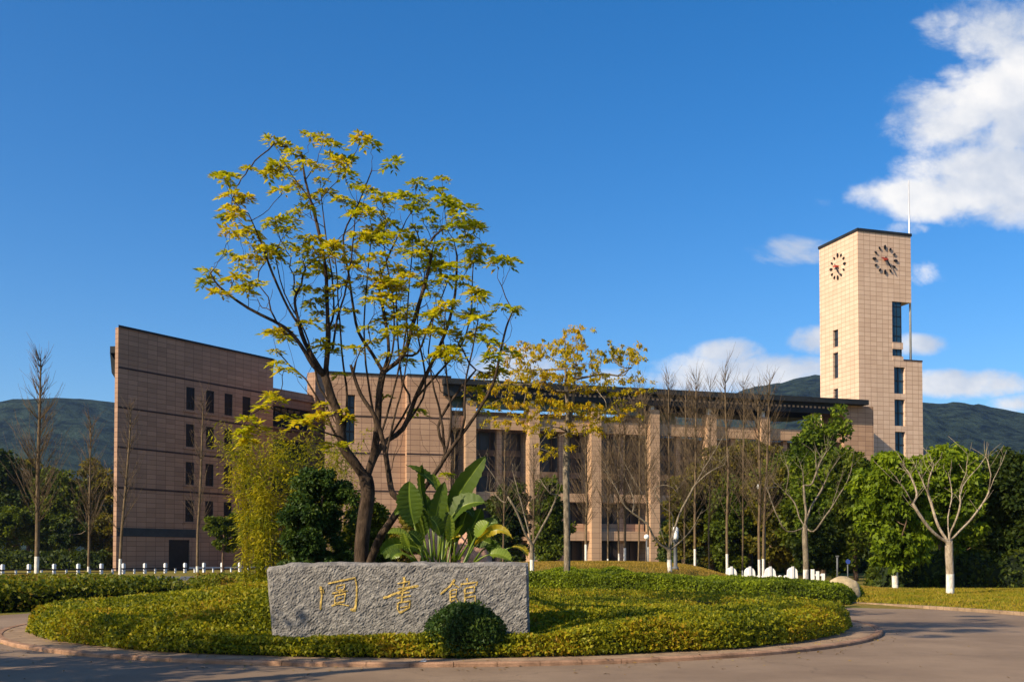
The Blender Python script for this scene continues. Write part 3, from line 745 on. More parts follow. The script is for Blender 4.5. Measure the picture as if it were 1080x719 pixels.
# columns
cpx = [494, 561, 626, 687.5, 747.5, 804, 858]
cxs = [sM(p) for p in cpx]
zbt = zM(715, 448); zbb = zM(715, 460)
zms = [(zM(640, 530), zM(640, 521)), (zM(640, 570), zM(640, 560))]
for k, x in enumerate(cxs):
    mb = MB(); mb.box(x - .62, x + .62, -1.0, .4, 0, ZR - 2.3 if k < 4 else zbt + 1.3); mb.build('column', M_BEAM, main)
    mb = MB(); mb.box(x - .35, x + .05, -.7, -.2, ZR - 2.3 if k < 4 else zbt + 1.3, ZR - .62); mb.build('roof_post', M_WALLW, main)
XB = sM(887)
bx_ = [0.0] + cxs + [XB]
for k in range(len(bx_) - 1):
    a = bx_[k] + (.62 if k > 0 else 0.0); b_ = bx_[k + 1] - (.62 if k < len(bx_) - 2 else 0.0)
    if b_ - a < 0.3: continue
    mb = MB(); mb.box(a, b_, -.3, .35, zbb, zbt); mb.build('top_beam', M_BEAM, main)
    for (z0, z1) in zms: mb = MB(); mb.box(a, b_, -.3, .9, z0, z1); mb.build('beam', M_BEAM, main)
    # intermediate pier, recessed curtain wall
    mdx = (a + b_) / 2
    if b_ - a > 3:
        mb = MB(); mb.box(mdx - .3, mdx + .3, .5, 1.1, 0, zms[0][0]); mb.box(mdx - .3, mdx + .3, .5, 1.1, zms[0][1], zbb); mb.build('pier', M_FAC, main)
    for (z0, z1, nh) in ((zms[0][1], zbb, 3), (zms[1][1] + .9, zms[0][0], 1), (0, zms[1][0], 1)):
        mb = MB(); nv = max(2, int((b_ - a) / 1.25))
        for q in range(nv + 1): x = a + (b_ - a - .07) * q / nv; mb.box(x, x + .07, 2.2, 2.35, z0, z1)
        for q in range(nh + 1): z = z0 + (z1 - z0 - .1) * q / nh; mb.box(a, b_, 2.18, 2.33, z, z + .1)
        if nh == 3:
            for q in (1, 2): z = z0 + (z1 - z0) * q / 3; mb.box(a, b_, 2.1, 2.3, z - .45, z + .25)
        f_ = mb.build('window', M_FRAME if nh == 1 else M_BRF, main)
        g = MB(); g.quad((a, 2.3, z0), (b_, 2.3, z0), (b_, 2.3, z1), (a, 2.3, z1)); g.build('pane', M_GLASSM, f_)
    mb = MB(); mb.box(a, b_, .9, 2.4, zms[1][1] + .002, zms[1][1] + .9); mb.build('spandrel', M_FAC, main)
# upper strip: green glass in the left bays, open to the sky further right, a white stair head between
mb = MB(); mb.box(.1, cxs[3] - .7, .9, 1.0, zM(560, 432), ZR - .62); mb.build('clerestory', M_GLASSG, main)
mb = MB(); mb.box(.1, cxs[3] - .7, 2.4, 12, zbb, zM(560, 433)); mb.build('upper_wall', M_FAC, main)
mb = MB(); mb.box(cxs[3] + .8, cxs[4] - .9, 7, 12, zbb, ZR - .65); mb.build('stair_head', M_WALLW, main)
mb = MB(); mb.box(0.0, XB, 2.5, 22, 0, zbb - .1); mb.build('core', M_FAC, main)
mb = MB(); mb.box(XB, XE, -.9, 4.0, 0, ZR - .62); mb.build('end_block', M_FAC, main)

# ---- clock tower
OFF = 4.3
sc_ = sM(904.5, OFF, 243); OT = OM + E2 * OFF + E1 * sc_
tower = empty('clock_tower', (OT.x, OT.y, 0), TM, label='tall square cream tiled tower with black clock marks on two faces', cat='clock tower')
def sT(px, py=585): u = uof(px, py); return (u * OT.y - OT.x) / (E1.x - u * E1.y)
def zT(px, py): return zof(py, OT.y + E1.y * sT(px, py), px)
def tT(px, py):   # along the left face, into depth
    u = uof(px, py); return (u * OT.y - OT.x) / (E2.x - u * E2.y)
def zTL(px, py): return zof(py, OT.y + E2.y * tT(px, py), px)
ZTT = zT(904.5, 243.5); WT = sT(960.5, 260); WB = sT(973, 420); DT = tT(864, 264)
zn1 = zT(945, 318); zn0 = zT(965, 381); xg0 = sT(941, 340); xg1 = sT(951, 340)
zled = zT(946, 368); zled2 = zT(946, 361)
mb = MB()
# right-hand (front) face with the window slot
lowh = [(sT(943, 400), sT(954.5, 400), zT(948, 415), zT(948, 387)), (sT(943.5, 435), sT(954.5, 435), zT(948, 449), zT(948, 421)), (sT(944, 467), sT(955, 467), zT(948, 482), zT(948, 455)),
        (sT(944, 500), sT(955, 500), zT(948, 515), zT(948, 489)), (sT(944, 530), sT(955, 530), zT(948, 548), zT(948, 522))]
wall_with_holes(mb, 0, WB, 0, zn0, lowh, rev=.5)
mb.quad((0, 0, zn0), (xg0, 0, zn0), (xg0, 0, ZTT), (0, 0, ZTT)); mb.quad((xg0, 0, zn1), (WT, 0, zn1), (WT, 0, ZTT), (xg0, 0, ZTT))
mb.quad((xg0, 0, zn1), (xg0, DT, zn1), (WT, DT, zn1), (WT, 0, zn1))                # underside of the overhang
mb.quad((WT, 0, zn1), (WT, DT, zn1), (WT, DT, ZTT), (WT, 0, ZTT))                  # right side, upper
mb.quad((xg0, 0, zn0), (xg0, 1.0, zn0), (xg0, 1.0, zn1), (xg0, 0, zn1))
mb.quad((WB, 0, 0), (WB, DT, 0), (WB, DT, zn0), (WB, 0, zn0)); mb.quad((xg1, 0, zn0), (WB, 0, zn0), (WB, DT, zn0), (xg1, DT, zn0))
mb.quad((0, DT, 0), (0, DT, ZTT), (WT, DT, ZTT), (WT, DT, zn1)); mb.quad((0, DT, 0), (WT, DT, zn1), (xg1, DT, zn1), (xg1, DT, 0)); mb.quad((xg1, DT, 0), (xg1, DT, zn0), (WB, DT, zn0), (WB, DT, 0))
# left face with slots
lh = [(tT(884, 356), tT(878.5, 356), zTL(881, 366), zTL(881, 348)), (tT(884, 385), tT(878.5, 385), zTL(881, 399), zTL(881, 372)), (tT(884, 420), tT(879, 420), zTL(881, 424), zTL(881, 410)),
      (tT(884, 460), tT(879, 460), zTL(881, 470), zTL(881, 446))]
tm = MB(); wall_with_holes(tm, 0, DT, 0, ZTT, [(min(a, b_), max(a, b_), c_, d_) for a, b_, c_, d_ in lh], rev=.4)
i0 = len(mb.v); mb.v += [(y_, x_, z_) for (x_, y_, z_) in tm.v]; mb.f += [tuple(i0 + q for q in f) for f in tm.f]; mb.mi += tm.mi; mb.sm += tm.sm
mb.build('shaft', M_TILE, tower)
mb = MB(); mb.box(-.12, WT + .12, -.12, DT + .12, ZTT, ZTT + .38); mb.build('coping', M_DARK, tower)
mb = MB(); mb.box(xg1 + .2, WB + .05, -.05, DT + .05, zn0, zn0 + .18); mb.build('parapet_cap', M_GROOVE, tower)
mb = MB(); mb.box(xg0 + .02, xg1, .2, DT - .3, zn0 + .5, zn1 - .02); g = mb.build('stair_glazing', M_GLASSB, tower)
mb = MB(); z = zn0 + .6
while z < zn1 - .3: mb.box(xg0 + .02, xg1 + .02, .14, .22, z, z + .07); z += 1.35
mb.box((xg0 + xg1) / 2 - .03, (xg0 + xg1) / 2 + .03, .15, .23, zn0 + .5, zn1 - .02); mb.box(xg1 - .05, xg1 + .06, .12, .24, zn0 + .5, zn1 - .02); mb.build('mullions', M_FRAME, g)
mb = MB(); mb.box(xg0, xg1 + .15, -.04, 2.0, zled, zled2); mb.build('ledge', M_TILE, tower)
mb = MB(); mb.box(xg0 + .003, xg1 + .2, -.03, 1.2, zn0 - .0, zn0 + .55); mb.build('ledge', M_TILE, tower)
for (a, b_, z0, z1) in lowh:
    g = MB(); g.quad((a, .4, z0), (b_, .4, z0), (b_, .4, z1), (a, .4, z1)); g = g.build('window', M_GLASSB, tower)
    mb = MB(); mb.box(a, b_, .3, .38, (z0 + z1) / 2 - .04, (z0 + z1) / 2 + .04); mb.box((a + b_) / 2 - .04, (a + b_) / 2 + .04, .31, .39, z0, z1); mb.build('frame', M_FRAME, g)
for (a, b_, z0, z1) in lh:
    a, b_ = min(a, b_), max(a, b_)
    g = MB(); g.quad((.3, a, z0), (.3, a, z1), (.3, b_, z1), (.3, b_, z0)); g = g.build('window', M_GLASS, tower)
    mb = MB(); mb.box(.2, .28, a, b_, (z0 + z1) / 2 - .05, (z0 + z1) / 2 + .05); mb.build('frame', M_FRAME, g)
def clock(cxl, czl, rad, face):
    """face 'front': marks stand off the plane y=0; 'side': off x=0"""
    root = bpy.data.objects.new('clock', None); C.objects.link(root); root.parent = tower
    if face == 'front': tr = lambda u, v, d: (cxl + u, -d, czl + v)
    else: tr = lambda u, v, d: (-d, cxl - u, czl + v)       # seen from outside, right is towards the corner
    def bar(name, pts, d0, d1, mat):
        mb = MB(); n = len(pts); mb.v = [tr(p[0], p[1], d0) for p in pts] + [tr(p[0], p[1], d1) for p in pts]
        for k in range(n): j = (k + 1) % n; mb.f.append((k, j, n + j, n + k)); mb.mi.append(0); mb.sm.append(False)
        mb.f += [tuple(range(n, 2 * n)), tuple(reversed(range(n)))]; mb.mi += [0, 0]; mb.sm += [False, False]
        mb.build(name, mat, root)
    for k in range(12):
        a = math.pi / 6 * k; big = 1.25 if k % 3 == 0 else 1.0
        ca, sa = math.sin(a), math.cos(a); wd = .125 * big; ri, ro_ = rad * (.66 if k % 3 == 0 else .70), rad * (1.0 if k % 3 == 0 else .96)
        f = lambda r, q: (ca * r + sa * q, sa * r - ca * q)
        bar('hour_mark', [f(ri, 0), f(ri + .2, -wd), f(ro_ - .15, -wd), f(ro_, 0), f(ro_ - .15, wd), f(ri + .2, wd)], .06, .16, M_BLACK)
    for (nm, ang, ln, wd, mt, d) in (('hour_hand', R(282), rad * .45, .10, M_RED, .34), ('minute_hand', R(150), rad * .78, .085, M_BLACK, .42)):
        ca, sa = math.sin(ang), math.cos(ang); f = lambda r, q: (ca * r + sa * q, sa * r - ca * q)
        bar(nm, [f(-.35, -wd), f(ln * .6, -wd * 1.2), f(ln, 0), f(ln * .6, wd * 1.2), f(-.35, wd)], d, d + .06, mt)
    hub = [(math.cos(q * math.pi / 4) * .16, math.sin(q * math.pi / 4) * .16) for q in range(8)]; bar('hub', hub, .0, .5, M_RED)
clock(sT(933, 274), zT(933, 274), 16 / FPX * OT.y * 1.0, 'front')
clock(tT(884, 281), zTL(884, 281), 14.8 / FPX * OT.y * 1.0, 'side')
xp = sT(960, 300) + .42; mb = MB(); mb.tube([(xp, .6, zn0), (xp, .6, ZTT), (xp, .6, zof(190, OT.y + 3))], [.16, .13, .07], 10); mb.box(xp - .3, xp - .1, .52, .68, ZTT - 1, ZTT - .8); mb.box(xp - .3, xp - .1, .52, .68, zn1 + .4, zn1 + .6); mb.build('flagpole', M_STEEL, tower)

# ================================================================== NAME STONE
SY = 16.7
sx0 = at(284, 600, SY).x; sx1 = at(557, 600, SY).x; szt = at(420, 593.5, SY).z
root = empty('name_stone', ((sx0 + sx1) / 2, SY, .08), label='long rough grey granite block carved with three gilded characters', cat='stone sign')
hw = (sx1 - sx0) / 2; sh = szt - .08
def disp(x, z): 
    q = Vector((x * 5, z * 5, 1)); r_ = Vector((x * math.cos(.66) + z * math.sin(.66), 0, -x * math.sin(.66) + z * math.cos(.66)))
    return noise.noise(q * .5) * .022 + noise.noise(Vector((r_.x * 9, 2, r_.z * 15))) * .011 + noise.noise(Vector((r_.x * 22, 4, r_.z * 38))) * .012 + noise.noise(Vector((x * 55, 4, z * 60))) * .009
def outline(x):       # top height along x
    t_ = (x + hw) / (2 * hw); z = sh - 0.0 + .006 * math.sin(x * 5) + noise.noise(Vector((x * 4, 0, 9))) * .012
    if t_ < .09: z -= (0.09 - t_) / .09 * .085
    return z
bm = bmesh.new(); NX, NZ, NY = 300, 92, 14
def sv(x, z, sy):
    lx = x
    k = z / sh
    lx = x * 1.0 + (0.13 * (1 - k) if x < 0 else 0.03 * (1 - k)) * (abs(x) / hw)
    return lx
grid = {}
TK = .55
for i in range(NX + 1):
    x = -hw + 2 * hw * i / NX
    for j in range(NZ + 1):
        z = outline(x) * j / NZ; bev = max(0, j - (NZ - 3)) / 3 * .07; ex = min(i, NX - i); be = max(0, 3 - ex) / 3 * .05
        grid[('f', i, j)] = bm.verts.new((sv(x, z, 0), -TK / 2 + disp(x, z) + bev ** 1 + be, z - .12 * (j == 0)))
    for j in range(1, NY + 1):
        y = -TK / 2 + .07 + (TK - .07) * j / NY; z = outline(x) + .012 * math.sin(math.pi * j / NY) + noise.noise(Vector((x * 9, y * 9, 0))) * .012
        grid[('t', i, j)] = bm.verts.new((x, y, z))
    grid[('b', i, 0)] = bm.verts.new((sv(x, 0, 0), TK / 2, -.12))
for i in range(NX):
    for j in range(NZ): bm.faces.new((grid[('f', i, j)], grid[('f', i + 1, j)], grid[('f', i + 1, j + 1)], grid[('f', i, j + 1)]))
    tp = lambda a, j: grid[('f', a, NZ)] if j == 0 else grid[('t', a, j)]
    for j in range(NY): bm.faces.new((tp(i, j), tp(i + 1, j), tp(i + 1, j + 1), tp(i, j + 1)))
    bm.faces.new((tp(i, NY), tp(i + 1, NY), grid[('b', i + 1, 0)], grid[('b', i, 0)]))
for i, rv in ((0, False), (NX, True)):
    vs = [grid[('f', i, j)] for j in range(NZ + 1)] + [grid[('t', i, j)] for j in range(1, NY + 1)] + [grid[('b', i, 0)]]
    try: bm.faces.new(vs if not rv else vs[::-1])
    except Exception: pass
bmesh.ops.recalc_face_normals(bm, faces=bm.faces)
me = bpy.data.meshes.new('block'); bm.to_mesh(me); bm.free()
for p in me.polygons: p.use_smooth = False
link('block', me, M_STONE, root)
# the three characters, brush strokes set into the face
def zc(x, y):   # zoomed tracing -> local
    q = at(320 + x / 5.4, 590 + y / 5.4, SY - TK / 2); return (q.x - (sx0 + sx1) / 2, q.z - .08)
def stroke(mb, pts, w0=9, w1=7):
    P_ = [zc(*p) for p in pts]; dense = []
    for k in range(len(P_) - 1):
        for q in range(8): t_ = q / 8; dense.append((P_[k][0] * (1 - t_) + P_[k + 1][0] * t_, P_[k][1] * (1 - t_) + P_[k + 1][1] * t_))
    dense.append(P_[-1]); n = len(dense); i0 = len(mb.v)
    for k, (x, z) in enumerate(dense):
        a = dense[max(0, k - 1)]; b_ = dense[min(n - 1, k + 1)]; d = Vector((b_[0] - a[0], b_[1] - a[1])).normalized(); nx_ = (-d.y, d.x)
        t_ = k / (n - 1); wd = (w0 * (1 - t_) + w1 * t_) / 5.4 / FPX * SY * .5 * 1.3 * (0.75 + .35 * abs(math.cos(t_ * 3.1)) + .08 * math.sin(k * 1.7))
        if k in (0, n - 1): wd *= .5
        for q, (o_, dp) in enumerate(((-1, .004), (-.55, -.014), (.55, -.014), (1, .004))):
            X, Z = x + nx_[0] * wd * o_, z + nx_[1] * wd * o_; mb.v.append((X, -TK / 2 + disp(x, z) * .6 + disp(X, Z) * .4 + dp, Z))
    for k in range(n - 1):
        for q in range(3): a = i0 + k * 4 + q; mb.f.append((a, a + 1, a + 5, a + 4)); mb.mi.append(0); mb.sm.append(False)
CH = [
    [([(99, 150), (104, 200), (98, 286)], 13, 10), ([(113, 165), (116, 190)], 7, 4), ([(140, 136), (215, 119), (294, 103), (304, 150), (303, 220), (294, 290), (268, 282)], 8, 15),
     ([(190, 150), (192, 176)], 7, 6), ([(188, 150), (238, 140), (230, 170), (194, 176)], 6, 7), ([(162, 192), (205, 184), (256, 176)], 8, 7), ([(210, 160), (208, 190)], 6, 6),
     ([(182, 205), (178, 246)], 8, 6), ([(180, 206), (240, 192), (234, 236), (178, 248)], 7, 8), ([(196, 222), (222, 216)], 6, 6), ([(160, 262), (200, 250), (262, 262)], 9, 7)],
    [([(572, 96), (578, 120), (566, 170), (560, 240)], 13, 8), ([(536, 136), (604, 122), (598, 145)], 7, 8), ([(455, 218), (490, 208), (540, 186), (600, 160), (656, 148)], 12, 13),
     ([(536, 166), (604, 154)], 7, 7), ([(538, 194), (606, 184)], 8, 7), ([(530, 218), (612, 206)], 8, 9), ([(540, 244), (536, 278), (550, 304)], 10, 8), ([(542, 244), (608, 234), (604, 272), (550, 302)], 8, 12), ([(552, 272), (596, 264)], 7, 6)],
    [([(862, 110), (838, 148), (782, 196)], 14, 9), ([(846, 132), (872, 150), (888, 158)], 9, 6), ([(836, 176), (874, 168), (868, 208), (838, 214)], 7, 7), ([(836, 176), (838, 240), (862, 228)], 9, 8), ([(842, 194), (866, 190)], 5, 5), ([(866, 214), (884, 240)], 8, 6),
     ([(930, 104), (936, 124)], 10, 8), ([(900, 134), (898, 154)], 8, 6), ([(900, 140), (992, 126), (984, 148)], 8, 9), ([(920, 160), (920, 262)], 11, 9), ([(920, 162), (976, 152), (974, 184), (922, 192)], 7, 8), ([(922, 216), (980, 206), (978, 244), (922, 254)], 8, 9)]]
for ch in CH:
    mb = MB()
    for pts, a, b_ in ch: stroke(mb, pts, a, b_)
    mb.build('carved_character', M_GOLD, root)

# round clipped bush in front of the stone
pc = at(491, 670, 15.75); rb = 38.5 / FPX * 15.75
def ball(a, b_):
    an = 2 * math.pi * a; ph = math.pi * (b_ * .98 - .5) * 1.0
    k = 1 + .10 * noise.noise(Vector((math.cos(an) * 2, math.sin(an) * 2, ph * 2))) + .06 * noise.noise(Vector((math.cos(an) * 6, math.sin(an) * 6, ph * 6)))
    return (rb * k * math.cos(ph) * math.cos(an), rb * .9 * k * math.cos(ph) * math.sin(an), rb * .78 * k * math.sin(ph))
root = empty('round_bush', (pc.x, 15.75, .1), label='dark green clipped ball bush in front of the grey name stone', cat='bush')
bed('foliage', ball, 60, 34, 15000, .05, .026, L_BUSH, seed=5, core=.07, depth=.15, parent=root, loc=(0, 0, pc.z - .1))
mb = MB(); mb.tube([(0, 0, 0), (0, 0, .4)], .035, 6); mb.build('stem', B_BROWN, root)

# ================================================================== THE TALL THIN-CROWNED TREE ON THE ISLAND
TY = 21.5
def tp(px, py, dy=0.0): q = at(px, py, TY + dy); return q
base = at(380, 592, TY); base.z = mound(base.x, TY) - .05
sk = Skel(11)
org = Vector((base.x, TY, 0))
L_ = lambda px, py, dy=0.0: tp(px, py, dy) - org
trunk = sk.path([Vector((0.05, 0, base.z)), L_(381, 585), L_(384, 550), L_(388, 520), L_(386, 505, 0)], sub=3)
fork = trunk[-1]; lowf = trunk[4]
# the main limbs: (points, starting node)
a1 = sk.path([L_(372, 485, -.1), L_(362, 470, -.2), L_(358, 440, -.25), L_(350, 420, -.3), L_(343, 397, -.3)], fork)
a2 = sk.path([L_(330, 385, -.5), L_(318, 365, -.6), L_(300, 345, -.8), L_(262, 325, -1.0), L_(232, 303, -1.1), L_(222, 288, -1.2)], a1[-1])
a3 = sk.path([L_(322, 362, -.4), L_(314, 335, -.5), L_(311, 315, -.5), L_(318, 300, -.5)], a1[-1])
a3b = sk.path([L_(304, 325, -.6), L_(288, 290, -.8), L_(275, 255, -.9), L_(262, 225, -1)], a3[4])
a4 = sk.path([L_(346, 360, -.1), L_(345, 320, 0), L_(343, 280, .1), L_(334, 235, .1), L_(322, 190, .1), L_(318, 160, .1)], a1[-1])
a5 = sk.path([L_(352, 330, .1), L_(350, 290, .3), L_(345, 260, .4), L_(338, 200, .5)], a4[3])
a6 = sk.path([L_(330, 215, -.2), L_(308, 185, -.3), L_(294, 160, -.4), L_(285, 150, -.5)], a4[11])
b1 = sk.path([L_(394, 480, .1), L_(398, 450, .2), L_(400, 415, .3), L_(404, 392, .3)], fork)
b2 = sk.path([L_(392, 372, .4), L_(378, 350, .5), L_(372, 320, .6), L_(368, 290, .6), L_(362, 250, .6), L_(378, 215, .6), L_(392, 180, .6)], b1[-1])
b3 = sk.path([L_(410, 370, .3), L_(406, 335, .3), L_(400, 300, .4), L_(412, 265, .4), L_(425, 240, .4)], b1[-1])
b4 = sk.path([L_(425, 375, .1), L_(436, 340, 0), L_(448, 300, 0), L_(455, 270, 0), L_(462, 235, -.1)], b1[-1])
b5 = sk.path([L_(402, 470, .5), L_(425, 452, .9), L_(438, 420, 1.1), L_(452, 390, 1.2), L_(470, 350, 1.3), L_(480, 310, 1.3), L_(482, 270, 1.3)], fork)
b6 = sk.path([L_(478, 385, 1.4), L_(480, 372, 1.5), L_(500, 345, 1.6), L_(520, 330, 1.7), L_(530, 310, 1.7)], b5[8])
c1 = sk.path([L_(398, 572, -.2), L_(412, 550, -.4), L_(424, 530, -.5), L_(414, 520, -.5), L_(410, 500, -.4), L_(405, 470, -.4), L_(396, 440, -.3), L_(380, 415, -.4), L_(370, 385, -.5)], trunk[1])
c2 = sk.path([L_(440, 524, -.6), L_(458, 500, -.8), L_(478, 470, -1), L_(500, 440, -1.0), L_(520, 405, -1.0), L_(527, 375, -1.0), L_(534, 345, -1.0), L_(541, 328, -1.0)], c1[8])
c3 = sk.path([L_(470, 480, -.2), L_(462, 450, -.2), L_(478, 420, -.1), L_(502, 390, 0)], c2[4])
d1 = sk.path([L_(340, 455, -1.2), L_(310, 440, -1.6), L_(285, 430, -1.9)], a1[6])
rng_ = random.Random(5)
TIPS = """327 142|300 152|288 148|310 160|340 146|350 152|352 165|337 176|322 170|295 172|366 168|236 187|240 184|262 178|290 178|282 182|300 185|296 200|312 196|338 190|328 208|345 203|324 218|360 170|364 182|
247 205|244 218|250 225|238 228|260 208|312 222|306 232|290 232|300 240|285 236|322 250|334 252|252 246|265 243|242 243|280 262|264 258|290 262|268 270|240 268|252 272|258 283|222 285|218 296|232 308|
250 292|262 300|256 304|244 294|330 265|345 270|352 258|358 268|306 258|318 262|322 276|340 285|352 292|318 288|318 305|330 318|345 312|362 300|336 330|325 340|298 348|290 350|360 328|350 345|
380 145|392 150|412 172|388 200|375 196|402 210|396 208|418 206|378 216|385 222|372 225|398 226|440 192|466 188|460 200|432 218|440 210|425 205|410 235|395 240|404 248|388 252|420 246|432 248|450 220|
470 215|478 212|488 218|466 210|455 232|465 240|480 238|492 250|503 240|502 238|484 226|500 265|512 262|524 272|470 255|448 256|440 268|425 266|415 280|398 270|385 274|372 282|384 292|402 296|420 300|
395 315|408 312|430 290|445 300|455 310|462 284|475 280|488 292|500 276|538 274|532 275|543 325|530 324|490 300|505 308|478 318|466 325|452 332|436 322|420 335|402 338|388 345|412 350|428 352|445 350|
458 348|472 352|488 355|500 352|515 358|478 368|462 372|470 340|492 335|510 345|392 360|376 368|408 375|430 380|518 375|525 390|540 372|350 370|338 360|
300 388|292 382|275 430|262 440|270 450|255 455|262 465|285 415|290 420|305 440|320 445|345 425|362 432|368 440|335 440|352 470|358 395|405 418|440 432|500 410|512 432|470 500|480 380|512 395""".replace('\n', '').split('|')
rosettes = []
nroot = a1[-1]
for tstr in TIPS:
    x_, y_ = map(float, tstr.split())
    dy = rng_.uniform(-1.0, 1.0) + (-1.6 if x_ < 345 and y_ > 380 else 0)
    tip = L_(x_ + rng_.uniform(-2, 2), y_ + rng_.uniform(-2, 2), dy)
    # pull the depth towards the branch it springs from
    i = sk.nearest(tip, 8, sl=1.5); tip2 = L_(x_, y_, max(-2.4, min(2.2, (sk.p[i].y) + rng_.uniform(-.45, .45) + dy * .3)))
    sk.attach(tip2, 6, .20, .025, lo=8, sl=1.5); rosettes.append(tip2)
for q in range(90):
    x_, y_ = rng_.uniform(250, 520), rng_.uniform(215, 470)
    if abs(x_ - 385) > 60 + (470 - y_) * .55: continue
    i = sk.nearest(L_(x_, y_), 8, sl=1.8); sk.attach(L_(x_, y_, max(-2, min(2, sk.p[i].y + rng_.uniform(-.4, .4)))), 5, .15, .03, lo=8, sl=1.8)
STEMS = [(b1, 2, [(408, 440), (418, 400), (428, 350), (432, 300), (436, 255)]), (b1, 4, [(392, 425), (386, 385), (384, 340), (388, 290), (392, 250)]), (a1, 5, [(366, 420), (362, 385), (358, 340), (356, 300), (352, 260)]),
    (a1, 9, [(338, 410), (330, 380), (322, 350), (300, 310), (290, 270)]), (b5, 5, [(446, 420), (448, 390), (440, 350), (444, 310), (450, 280)]), (b5, 3, [(432, 425), (424, 400), (420, 360), (418, 320), (420, 285)]),
    (c1, 12, [(408, 480), (416, 440), (424, 410), (430, 370), (428, 330)]), (c2, 6, [(472, 470), (476, 440), (472, 400), (468, 360), (470, 320)]), (c2, 9, [(490, 440), (490, 410), (498, 370), (505, 335)]),
    (a4, 2, [(350, 370), (356, 335), (366, 300), (372, 260), (375, 225)]), (b4, 2, [(440, 372), (452, 345), (464, 318), (474, 292)]), (c3, 3, [(465, 440), (458, 410), (452, 370), (458, 330)]),
    (b5, 8, [(470, 385), (486, 365), (496, 335), (498, 300), (500, 270)]), (a1, 4, [(350, 450), (338, 425), (322, 400), (306, 385), (292, 370)]), (b1, 6, [(404, 400), (414, 370), (416, 330), (410, 290), (404, 255)])]
for base_ids, k, pts in STEMS:
    st_ = base_ids[min(k, len(base_ids) - 1)]; y0s = sk.p[st_].y; dd = rng_.uniform(-.7, .7)
    ids = sk.path([L_(x_, y_, y0s + dd * (q + 1) / len(pts)) for q, (x_, y_) in enumerate(pts)], st_, sub=3, jit=.01)
    for q, i in enumerate(ids): sk.fix[i] = .028 - .018 * q / len(ids)
    for q in range(3):
        i = ids[rng_.randrange(len(ids) // 2, len(ids))]; e_ = sk.p[i] + Vector((rng_.gauss(0, .25), rng_.gauss(0, .3), rng_.uniform(.35, .8))); sk.path([sk.p[i].lerp(e_, .5) + Vector((rng_.gauss(0, .05), 0, 0)), e_], i, sub=2); rosettes.append(e_)
    rosettes.append(sk.p[ids[-1]].copy())
for ids, ra, rb_ in ((c1, .085, .03), (c2, .05, .015), (b5, .065, .02), (a2, .05, .014), (a4, .05, .014), (b3, .04, .014), (b2, .04, .012)):
    for k, i in enumerate(ids): sk.fix[i] = ra + (rb_ - ra) * k / len(ids)
bigtree = empty('yellow_leaved_tree', (org.x, org.y, 0), label='tall slender many-limbed tree with tufts of yellow-green leaves behind the name stone', cat='tree')
link('trunk', sk.mesh('trunk', .0052, .5, .165), B_DARK_T if 'B_DARK_T' in globals() else bark('bark_twotone', (0.020, 0.014, 0.010), (0.085, 0.058, 0.039), 7, .9), bigtree)
rg = np.random.default_rng(4); cs, ds, nsr, Ls, Ws = [], [], [], [], []
for q in rosettes:
    nf = rng_.choice((5, 6, 6, 7, 8)); a0 = rng_.uniform(0, 6.28); sz = rng_.uniform(.8, 1.3); tilt = Vector((rng_.gauss(0, .25), rng_.gauss(0, .25), 0))
    for f_ in range(nf):                          # each frond: a stalk's worth of drooping leaflets
        an = a0 + 6.28 * f_ / nf + rng_.uniform(-.4, .4); el_ = rng_.uniform(-.1, .75)
        dr = Vector((math.cos(an), math.sin(an), el_)).normalized(); ln = rng_.uniform(.12, .25) * sz
        for g_ in range(6):
            k = (g_ + 1) / 6; pp = q + dr * ln * k + Vector((0, 0, -.12 * k * k * sz)) + tilt * .1 * k
            for sd in ((-1, 1) if g_ < 5 else (0,)):
                ld = dr * .75 + Vector((-dr.y, dr.x, 0)) * sd * .9 + Vector((0, 0, rng_.uniform(-.45, .15)))
                l_ = rng_.uniform(.10, .16) * sz; ld.normalize(); cs.append(pp + ld * l_ * .5); ds.append(ld); nsr.append((rng_.gauss(0, .35), rng_.gauss(0, .35), 1)); Ls.append(l_); Ws.append(l_ * .40)
lv, lf = leaf_arrays(np.array([tuple(v) for v in cs]), np.array([tuple(v) for v in ds]), np.array(nsr), Ls, Ws)
link('crown', npmesh('crown', lv, lf), L_BIG, bigtree)

# ================================================================== GOLDEN TREE IN LAYERS (mid distance)
GY = 37.0
gb = at(598, 604, GY); org = Vector((gb.x, GY, 0)); G_ = lambda px, py, dy=0.0: at(px, py, GY + dy) - org
gz = lawn(gb.x, GY)
sk = Skel(21); tr_ = sk.path([Vector((0, 0, gz - .1)), G_(598, 560), G_(597, 500), G_(598, 455), G_(599, 440), G_(597, 400), G_(596, 370), G_(597, 352)], sub=3)
g2 = sk.path([G_(604, 425, .2), G_(606, 400, .3), G_(608, 385, .3), G_(609, 370, .4)], tr_[8])
layers = [(597, 356, 18, 12, 10), (560, 370, 52, 9, 24), (625, 372, 50, 8, 22), (650, 378, 24, 10, 14), (590, 385, 70, 7, 20), (552, 395, 44, 10, 20), (620, 395, 62, 12, 26), (575, 405, 60, 12, 26), (640, 408, 45, 12, 18),
          (545, 425, 42, 12, 16), (580, 432, 45, 10, 18), (625, 432, 50, 12, 22), (648, 436, 28, 10, 10), (540, 447, 30, 8, 10), (590, 452, 40, 12, 14), (612, 455, 22, 9, 8), (580, 470, 16, 6, 4), (575, 480, 14, 5, 3), (575,372,30,8,10), (530, 412, 18, 8, 6), (612,362,16,8,6)]
cl = []; rd = random.Random(9)
